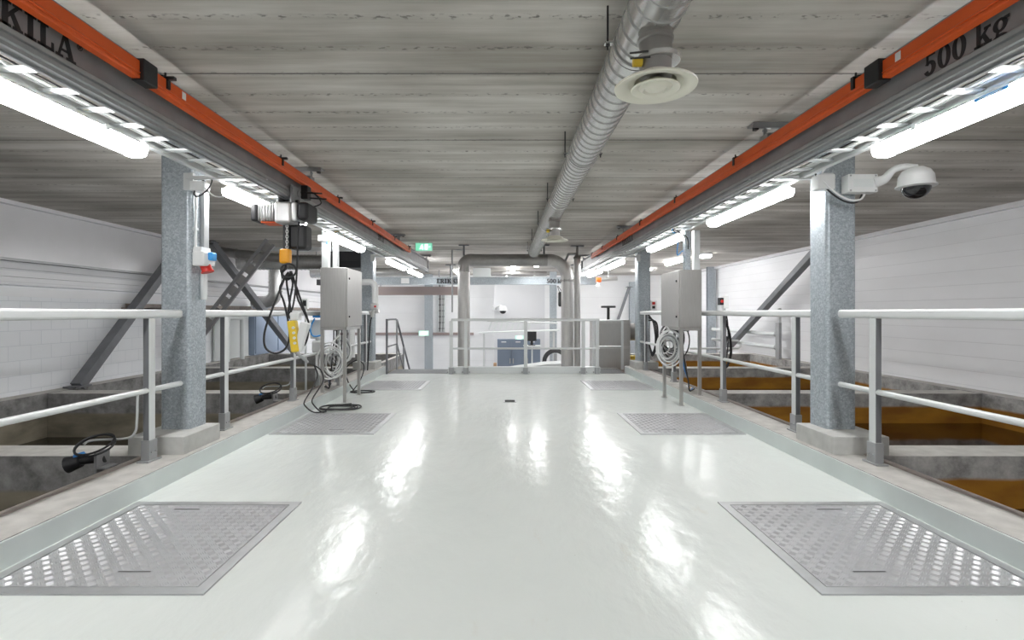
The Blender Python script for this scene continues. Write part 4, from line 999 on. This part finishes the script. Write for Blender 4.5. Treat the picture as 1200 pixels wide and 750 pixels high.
# cable loops hanging over the hook
t = thing('hanging_cable', 'black cable looped over the hoist hook, hanging down to the railing', 'cable', px(330, 415, 4.72))
D = 4.72
for k, pts in enumerate(([(338, 319), (334, 325), (328, 340), (318, 365), (310, 390), (311, 407), (322, 414), (334, 409), (339, 396), (338, 378), (333, 355), (328, 338), (336, 322)],
            [(340, 318), (345, 330), (349, 350), (356, 365), (362, 380), (359, 400), (351, 410), (341, 412)], [(341, 319), (336, 328), (338, 345), (341, 365), (343, 372)],
            [(339, 320), (343, 332), (340, 350), (338, 368), (341, 374)], [(342, 320), (347, 335), (354, 356), (360, 372)])):
    MB().tube(smooth_path([px(a, b, D + .012 * ((i + k) % 3 - 1)) for i, (a, b) in enumerate(pts)], 6), .0095, 8).build('loop', 'rubber', t)
MB().tube([px(338 + 9 * math.cos(a), 317 + 8 * math.sin(a), D - .02) for a in [2 * PI * k / 18 for k in range(18)]], .009, 8, closed=True).build('tie_loop', 'rubber', t)
# grip handle on a cord trailing to the floor
t = thing('trailing_cable', 'black cable trailing to a flat coil on the floor beside the left cabinet', 'cable', px(395, 480, 6.64))
MB().tube(smooth_path([px(346, 412, 4.75), px(352, 418, 5.2), px(362, 425, 5.9), px(368, 428, 6.2), px(376, 434, 6.3), px(379, 445, 6.35), px(374, 455, 6.2), px(366, 468, 6.1), px(368, 475, 6.1), Vector((-2.22, 6.3, .020)), Vector((-2.25, 6.7, .020)), Vector((-2.05, 6.9, .020))], 6), .008, 8).build('lead', 'rubber', t)
MB().tube(smooth_path([px(368, 428, 6.2), px(372, 440, 6.3), px(366, 455, 6.1), px(357, 470, 6.0), px(358, 476, 6.0), Vector((-2.26, 6.1, .06)), Vector((-2.2, 6.35, .020))], 6), .008, 8).build('lead', 'rubber', t)
MB().cyl(px(346, 412, 4.72), px(360, 424, 5.6), .016, 10).build('connector', 'rail_dark', t)
for r, dx, dy in ((.24, 0, 0), (.26, .02, .02), (.20, -.03, .01), (.17, .04, -.01)):
    MB().tube([(-2.13 + dx + r * math.cos(a), 6.62 + dy + r * .75 * math.sin(a), .0215 + .003 * math.sin(3 * a)) for a in [2 * PI * k / 30 for k in range(30)]], .009, 7, closed=True).build('coil', 'rubber', t)
t = thing('floor_cable', 'second flat black cable coil on the floor behind the left cabinet', 'cable', (-2.2, 8.0, 0))
for r in (.16, .19): MB().tube([(-2.20 + r * math.cos(a), 8.0 + r * .6 * math.sin(a), .012) for a in [2 * PI * k / 24 for k in range(24)]], .009, 7, closed=True).build('coil', 'rubber', t)
MB().tube(smooth_path([(-2.33, 8.0, .012), (-2.46, 8.1, .16), (-2.5, 8.1, .35), (-2.3, 8.0, .5), (-2.15, 7.9, .42), (-2.2, 7.85, .2), (-2.35, 7.9, .013)], 6), .008, 7).build('lead', 'rubber', t)

# ------------------------------------------------------------------ stainless control cabinets on stands
def cabinet(side, x_in, x_out, y0, y1, z0, z1, lab):
    xs = sorted((x_in, x_out)); t = thing('control_cabinet', lab, 'cabinet', ((x_in + x_out) / 2, (y0 + y1) / 2, 0))
    MBX().box(xs[0], xs[1], y0, y1, z0, z1, .006).build('body', 'steel', t)
    dx = sorted((x_in, x_in - side * .022)); d = MBX().box(dx[0], dx[1], y0 + .008, y1 - .008, z0 + .01, z1 - .01, .005).build('door', 'steel', t)
    for z in (z0 + .15, z1 - .15): MB().cyl((x_in - side * .022, y0 + .07, z), (x_in - side * .034, y0 + .07, z), .014, 10).build('lock', 'black', d)
    for z in (z0 + .18, z1 - .18): MB().cyl((x_in - side * .012, y1 - .006, z - .03), (x_in - side * .012, y1 - .006, z + .03), .01, 8).build('hinge', 'rail_dark', d)
    f = MB()
    for y in (y0 + .02, y1 - .02): f.box(xs[0], xs[1], y - .02, y + .02, z0 - .035, z0)
    for x in (xs[0] + .02, xs[1] - .02): f.box(x - .02, x + .02, y0, y1, z0 - .035, z0)
    f.build('stand_frame', 'steel', t, smooth=False)
    for x in (x_in + side * .022, x_out - side * .022):
        for y in (y0 + .022, y1 - .022):
            zb = .14 if abs(x - MID) > 2.46 else 0.0
            MB().box(x - .02, x + .02, y - .02, y + .02, zb, z0 - .03).box(x - .035, x + .035, y - .035, y + .035, zb, zb + .006).build('leg', 'steel', t, smooth=False)
    # glands and cable bundle under the box belong to it
    g = MB()
    for k in range(5): yy = y0 + .12 + k * .12; g.cyl(((xs[0] + xs[1]) / 2, yy, z0), ((xs[0] + xs[1]) / 2, yy, z0 - .05), .02, 10)
    g.build('cable_gland', 'black', t)
    return t
cabinet(-1, -2.175, -2.53, 7.07, 7.80, 1.04, 1.87, 'stainless control cabinet on legs at the left kerb')
cabinet(1, 2.36, 2.65, 6.84, 7.60, 1.04, 1.82, 'stainless control cabinet on legs at the right kerb')
def hose_coil(cx, y, cz, r, n, mat, lab, hx):
    t = thing('hose_coil', lab, 'hose', (cx, y, cz - r), None)
    for k in range(n):
        rr = r * (1 - .07 * k) * random.uniform(.88, 1.08); dy = .022 * k; e = random.uniform(-.035, .035); tl = random.uniform(-.05, .05)
        MB().tube([(cx + e + rr * .72 * math.cos(a), y + dy + tl * math.sin(a), cz - e + rr * math.sin(a + tl * 3)) for a in [2 * PI * q / 30 for q in range(30)]], .010, 7, closed=True).build('coil', mat if k % 4 != 3 else 'rail_dark', t)
    MB().tube(smooth_path([(cx, y + .02, cz + r), (cx + hx * .5, y + .05, cz + r + .05), (cx + hx, y + .1, min(.97, cz + r + .12))], 6), .012, 7).build('tail', mat, t)
    return t
c = px(391, 424, 7.25); hose_coil(c.x, 7.15, c.z, .27, 9, 'white_plastic', 'coil of white hose hanging below the left steel cabinet', .08)
c = px(402, 412, 7.6); hose_coil(c.x, 7.55, c.z, .2, 6, 'white_plastic', 'smaller coil of white hose behind the first one below the left cabinet', .06)
c = px(784, 408, 7.2); hose_coil(c.x, 7.15, c.z, .25, 9, 'white_plastic', 'coil of white hose hanging below the right steel cabinet', -.08)
c = px(788, 397, 7.5); hose_coil(c.x, 7.45, c.z, .27, 7, 'rubber', 'coil of black cable behind the white hose below the right cabinet', -.05)
def bundle(side, pts_list, lab):
    t = thing('cable_bundle', lab, 'cables', pts_list[0][1][0])
    for mat, pts in pts_list: MB().tube(smooth_path(pts, 6), .009, 7).build('cable', mat, t)
def drop(side, x, y, k, mat):
    x2 = SX(side, 2.56 + .02 * k)
    return (mat, [(x, y, 1.0), (x + side * .01, y + .02, .75), (x + side * .03, y + .05 * math.sin(k), .5), (x2 - side * .04, y + .04, .3), (x2, y + .1, .155), (SX(side, 2.70), y + .3, .152)])
bundle(-1, [drop(-1, -2.42 + .02 * k, 7.3 + .06 * k, k, ('rubber', 'rubber', 'white_plastic', 'rubber', 'blue', 'rubber')[k]) for k in range(6)], 'bundle of cables dropping from the left cabinet to the kerb')
bundle(1, [drop(1, 2.47 + .02 * k, 7.05 + .06 * k, k, ('rubber', 'blue', 'white_plastic', 'lemon', 'rubber', 'white_plastic')[k]) for k in range(6)], 'bundle of coloured cables dropping from the right cabinet to the kerb')
# risers from the cabinets to the ladders
t = thing('cable_riser', 'white cable channel and bent grey pipe rising from the left cabinet', 'conduit', (-2.45, 7.3, 1.87))
MB().box(-2.54, -2.45, 7.15, 7.25, 1.87, 2.40).build('channel', 'white_paint', t, smooth=False)
MBX().box(-2.58, -2.44, 7.1, 7.2, 2.24, 2.33, .006).build('connection_box', 'white_plastic', t)
MB().tube(bend((-2.39, 7.3, 1.87), (-2.39, 7.3, 2.4), (-2.39, 7.8, 2.4), .2, 10), .045, 14).build('grey_pipe', 'rail', t)
for k, mt in enumerate(('sky', 'lemon', 'rubber')): MB().tube(smooth_path([(-2.46, 7.14 + .02 * k, 2.2), (-2.44 + .02 * k, 7.12, 2.30), (-2.36 + .02 * k, 7.1, 2.36), (-2.28, 7.3, 2.40)], 6), .008, 6).build('cable', mt, t)
t = thing('cable_riser', 'white cable channel and steel post rising from the right cabinet', 'conduit', (2.6, 7.2, 1.82))
MB().box(2.60, 2.68, 6.98, 7.06, 1.82, 2.37).build('channel', 'white_paint', t, smooth=False)
MB().box(2.455, 2.53, 6.92, 7.0, 1.82, 2.35).build('post', 'galv', t, smooth=False)
for k, mt in enumerate(('rubber', 'white_plastic', 'rubber', 'sky')): MB().tube(smooth_path([(2.49, 6.9, 2.1 + .04 * k), (2.47 - .03 * k, 6.88, 2.25 + .02 * k), (2.36 - .03 * k, 6.86, 2.32), (2.28, 6.9, 2.39)], 6), .007, 6).build('cable', mt, t)
MB().tube(smooth_path([px(805, 300, 7.0), px(800, 294, 7.0), px(794, 299, 7.0), px(794, 288, 7.0), px(795, 283, 7.0)], 6), .007, 6).build('blue_cable', 'sky', t)

# insulated pipe near the far left column
t = thing('insulated_pipe', 'white insulated pipe elbow with a small valve by the far left column', 'pipe', (-2.6, 9.6, .14))
MB().tube(bend((-2.86, 9.65, 1.82), (-2.42, 9.65, 1.82), (-2.42, 9.65, 1.42), .1, 8), .06, 16).build('pipe', 'white_plastic', t)
MB().tube([(-2.86, 9.65, 1.82), (-2.86, 9.65, .4)], .06, 14).build('riser', 'white_plastic', t)
MBX().box(-2.50, -2.36, 9.59, 9.71, 1.30, 1.42, .02).cyl((-2.52, 9.65, 1.24), (-2.34, 9.62, 1.28), .04, 12).cyl((-2.46, 9.6, 1.16), (-2.44, 9.6, 1.3), .03, 10).build('valve', 'silver', t)
MB().cyl((-2.40, 9.56, 1.36), (-2.40, 9.58, 1.36), .02, 12).build('valve_cap', 'red', t)
MB().tube(smooth_path([(-2.48, 9.65, 1.18), (-2.5, 9.6, 1.0), (-2.53, 9.6, .5), (-2.55, 9.6, .16)], 6), .012, 8).build('lead', 'rubber', t)

# ------------------------------------------------------------------ level sensors at the left basins
t = thing('level_sensor', 'black level sensor on a bracket by the nearest left railing post', 'sensor', (-2.9, 3.68, .14))
MB().box(-2.86, -2.80, 3.6, 3.72, .145, .155).box(-2.88, -2.86, 3.6, 3.72, .10, .26).build('bracket', 'beamgrey', t, smooth=False)
MB().cyl((-2.86, 3.68, .20), (-3.02, 3.66, .19), .028, 14).build('body', 'black', t)
MB().tube([(-3.02, 3.66, .19), (-3.10, 3.64, .165)], [.045, .06], 16).build('head', 'black', t)
MB().tube([(-3.03, 3.66, .225), (-3.035, 3.66, .245)], [.04, .03], 16).build('cap', 'blue', t, label='blue cap')
MB().tube([(-2.92 + .13 * math.cos(a), 3.66 + .09 * math.sin(a), .30 + .055 * math.sin(a)) for a in [2 * PI * k / 24 for k in range(24)]], .0075, 7, closed=True).build('cable_loop', 'rubber', t)
MB().tube([(-2.93 + .12 * math.cos(a), 3.67 + .10 * math.sin(a), .305 + .05 * math.sin(a + .2)) for a in [2 * PI * k / 24 for k in range(24)]], .0075, 7, closed=True).build('cable_loop', 'rubber', t)
MB().tube(smooth_path([(-2.715, 3.80, .66), (-2.72, 3.80, .45), (-2.735, 3.80, .36), (-2.80, 3.80, .315), (-3.02, 3.76, .31), (-3.05, 3.72, .29)], 6), .009, 8).build('conduit', 'rail', t)
copy_tree(t, (.02, 2.72, 0), 'black level sensor on a bracket by the second left railing post')

# ------------------------------------------------------------------ switch boxes on the right
t = thing('switch_box', 'grey switch box with red button on top of the right middle railing post', 'switch', (2.70, 6.34, 1.27))
c = px(848, 360, 6.3)
MBX().box(c.x - .005, c.x + .055, 6.28, 6.36, 1.30, 1.46, .006).build('body', 'white_plastic', t)
MBX().box(c.x - .05, c.x - .005, 6.28, 6.36, 1.34, 1.43, .006).build('switch_block', 'black', t)
MB().cyl((c.x - .03, 6.28, 1.385), (c.x - .03, 6.265, 1.385), .018, 12).build('button', 'red', t)
MB().box(c.x + .0, c.x + .03, 6.31, 6.33, 1.26, 1.31).build('mount', 'rail', t, smooth=False)
MB().tube(smooth_path([(c.x + .03, 6.35, 1.30), (c.x + .08, 6.38, 1.15), (c.x + .10, 6.4, .9), (c.x + .08, 6.4, .7), (c.x + .04, 6.38, .6)], 6), .008, 7).build('cable', 'rubber', t)
t = thing('switch_box', 'small switch box with red and black buttons on the far right column', 'switch', (2.72, 10.15, 1.3))
MBX().box(2.98 - .06, 2.98 + .06, 10.14, 10.2, 1.28, 1.48, .006).build('body', 'white_plastic', t)
for dz, mt in ((.05, 'red'), (-.03, 'black')): MB().box(2.945, 3.0, 10.125, 10.141, 1.38 + dz - .025, 1.38 + dz + .025).build('button', mt, t, smooth=False)
t = thing('hanging_hose', 'black hoses hanging from the far post of the right railing', 'hose', (2.85, 9.8, .5))
for k in range(3): MB().tube(smooth_path([(2.76, 9.75, 1.2 - .05 * k), (2.84 + .03 * k, 9.7, 1.05), (2.88 + .02 * k, 9.7, .7), (2.83, 9.72, .48 - .03 * k), (2.77, 9.75, .66)], 6), .014, 7).build('loop', 'rubber', t)
t = thing('black_cable', 'black cable draped down the right middle railing post', 'cable', (2.79, 6.42, .6))
MB().tube(smooth_path([(2.775, 6.4, 1.15), (2.83, 6.4, .95), (2.85, 6.42, .72), (2.80, 6.44, .56), (2.77, 6.44, .7), (2.80, 6.42, .95)], 6), .016, 8).build('loop', 'rubber', t)

# ------------------------------------------------------------------ far left wall fittings
t = thing('wall_cabinet', 'grey-blue double-door cabinet on the left wall beyond the basins', 'cabinet', (-6.4, 14.2, .16))
MB().box(-6.49, -6.30, 12.95, 15.55, .16, 1.2).build('body', 'door_blue', t, smooth=False)
for y0, y1 in ((12.98, 14.22), (14.28, 15.52)):
    d = MBX().box(-6.30, -6.27, y0, y1, .2, 1.17, .004).build('door', 'door_blue', t)
    MB().box(-6.27, -6.25, y1 - .14, y1 - .10, .62, .8).build('handle', 'rail', d, smooth=False)
t = thing('tube_rack', 'white tubular frame on the left wall beside the blue cabinet', 'frame', (-6.3, 12.2, .14))
MB().tube([(-6.2, 11.5, .14), (-6.2, 11.5, 1.06), (-6.2, 11.55, 1.12), (-6.2, 12.1, 1.12), (-6.2, 12.15, 1.06), (-6.2, 12.15, .14)], .05, 10).build('tube', 'white_paint', t)
MB().box(-6.46, -6.42, 11.4, 12.9, .16, 1.2).build('panel', 'white_paint', t, smooth=False)
t = thing('wall_tray', 'dark cable tray running along the left wall below the braces', 'cable tray', (-6.4, 12, 1.3))
MB().box(-6.495, -6.41, 8.7, 18, 1.31, 1.33).box(-6.43, -6.41, 8.7, 18, 1.31, 1.40).build('channel', 'edge', t, smooth=False)
for k in range(7): MB().box(-6.495, -6.40, 9 + k * 1.3, 9.04 + k * 1.3, 1.26, 1.31).build('bracket', 'brace', t, smooth=False)
t = thing('dosing_unit', 'white dosing unit with blue fittings between the railing and the left cabinet', 'dosing pump', (-2.98, 8.0, .14))
c = px(371, 388, 8.0)
MBX().box(c.x - .09, c.x + .10, 7.95, 8.1, c.z - .12, c.z + .18, .02).build('panel', 'white_paint', t)
MBX().box(c.x - .03, c.x + .16, 7.85, 7.95, c.z - .33, c.z - .14, .035, 2).build('canister', 'white_plastic', t)
MB().cyl((c.x + .06, 7.9, c.z - .14), (c.x + .06, 7.9, c.z - .09), .035, 12).build('canister_cap', 'white_paint', t)
MBX().box(c.x - .02, c.x + .09, 7.88, 7.95, c.z + .21, c.z + .30, .01).build('valve', 'blue', t)
MB().tube(smooth_path([(c.x, 7.92, c.z + .2), (c.x - .06, 7.9, c.z + .05), (c.x - .02, 7.9, c.z - .07), (c.x + .1, 7.9, c.z - .06), (c.x + .14, 7.9, c.z - .0)], 6), .012, 7).build('hose', 'sky', t)
MB().box(c.x - .02, c.x + .04, 8.0, 8.06, -.46, c.z).build('support', 'rail', t, smooth=False)
t = thing('meter_display', 'small white meter with a dark display hanging behind the pendant control', 'meter', px(357, 356, 9.0))
c = px(357, 356, 9.0); MBX().box(c.x - .05, c.x + .05, 9, 9.08, c.z - .09, c.z + .09, .008).build('housing', 'white_plastic', t)
MB().box(c.x - .03, c.x + .03, 8.99, 9.0, c.z - .04, c.z + .06).build('display', 'black', t, smooth=False)
MB().cyl((c.x, 9.05, -.5), (c.x, 9.05, c.z), .02, 8).build('post', 'rail', t)

# right wall pipes
t = thing('wall_pipes', 'pair of white pipes with a bracket low on the right wall beyond the basins', 'pipe', (6.65, 14, .1))
for z in (.72, .40): MB().cyl((6.62, 12.3, z), (6.62, 16.2, z), .05, 14).build('pipe', 'white_paint', t)
MB().box(6.54, 6.60, 12.15, 12.32, .14, 1.0).build('bracket', 'rail_dark', t, smooth=False)
MB().box(6.56, 6.62, 12.2, 12.25, .9, 1.35).build('rod', 'rail', t, smooth=False)
for z in (.72, .40): MB().cyl((6.62, 12.36, z), (6.62, 12.42, z), .07, 14).build('flange', 'rail_dark', t)
t = thing('bent_rail', 'low bent white tube standing on the basin end beside the wall pipes', 'tube', (5.8, 13.8, .13))
MB().tube([(5.0, 13.75, .28), (6.3, 13.75, .28), (6.36, 13.75, .33), (6.36, 13.75, .42), (6.3, 13.75, .48), (5.6, 13.75, .52)], .03, 8).build('tube', 'rail', t)
MB().cyl((5.9, 13.75, .13), (5.9, 13.75, .5), .02, 8).build('support', 'rail', t)
t = thing('ceiling_light', 'small round lit ceiling light over the right basins', 'light', (4.95, 12.6, 2.6))
MB().lathe([(.17, 2.699), (.18, 2.68), (.18, 2.655)], (4.95, 12.6, 0), 'Z', 24).build('base', 'rail_dark', t)
MB().lathe([(.165, 2.655), (.16, 2.62), (.12, 2.595), (.02, 2.585)], (4.95, 12.6, 0), 'Z', 24).build('diffuser', 'lamp', t)

# ------------------------------------------------------------------ camera, world, view
cam = bpy.data.cameras.new('camera'); co = bpy.data.objects.new('camera', cam); COL.objects.link(co)
co.location = (0, 0, EYE); co.rotation_euler = (PI / 2, 0, 0)
cam.sensor_fit = 'HORIZONTAL'; cam.sensor_width = 36; cam.lens = 36 * F / 1200
cam.shift_x = (600 - CX) / 1200; cam.shift_y = (CY - 375) / 1200
cam.clip_start = .02; cam.clip_end = 200
scene.camera = co
w = bpy.data.worlds.new('world'); scene.world = w; w.use_nodes = True
w.node_tree.nodes['Background'].inputs['Color'].default_value = (.5, .55, .6, 1)
w.node_tree.nodes['Background'].inputs['Strength'].default_value = .3
vs = scene.view_settings
scene.display_settings.display_device = 'sRGB'
vs.view_transform = 'Standard'; vs.look = 'None'; vs.exposure = 1.97; vs.gamma = 1.0; vs.use_curve_mapping = False
scene.cycles.use_denoising = True
scene.cycles.max_bounces = 10; scene.cycles.diffuse_bounces = 6; scene.cycles.glossy_bounces = 5
scene.cycles.sample_clamp_indirect = 8
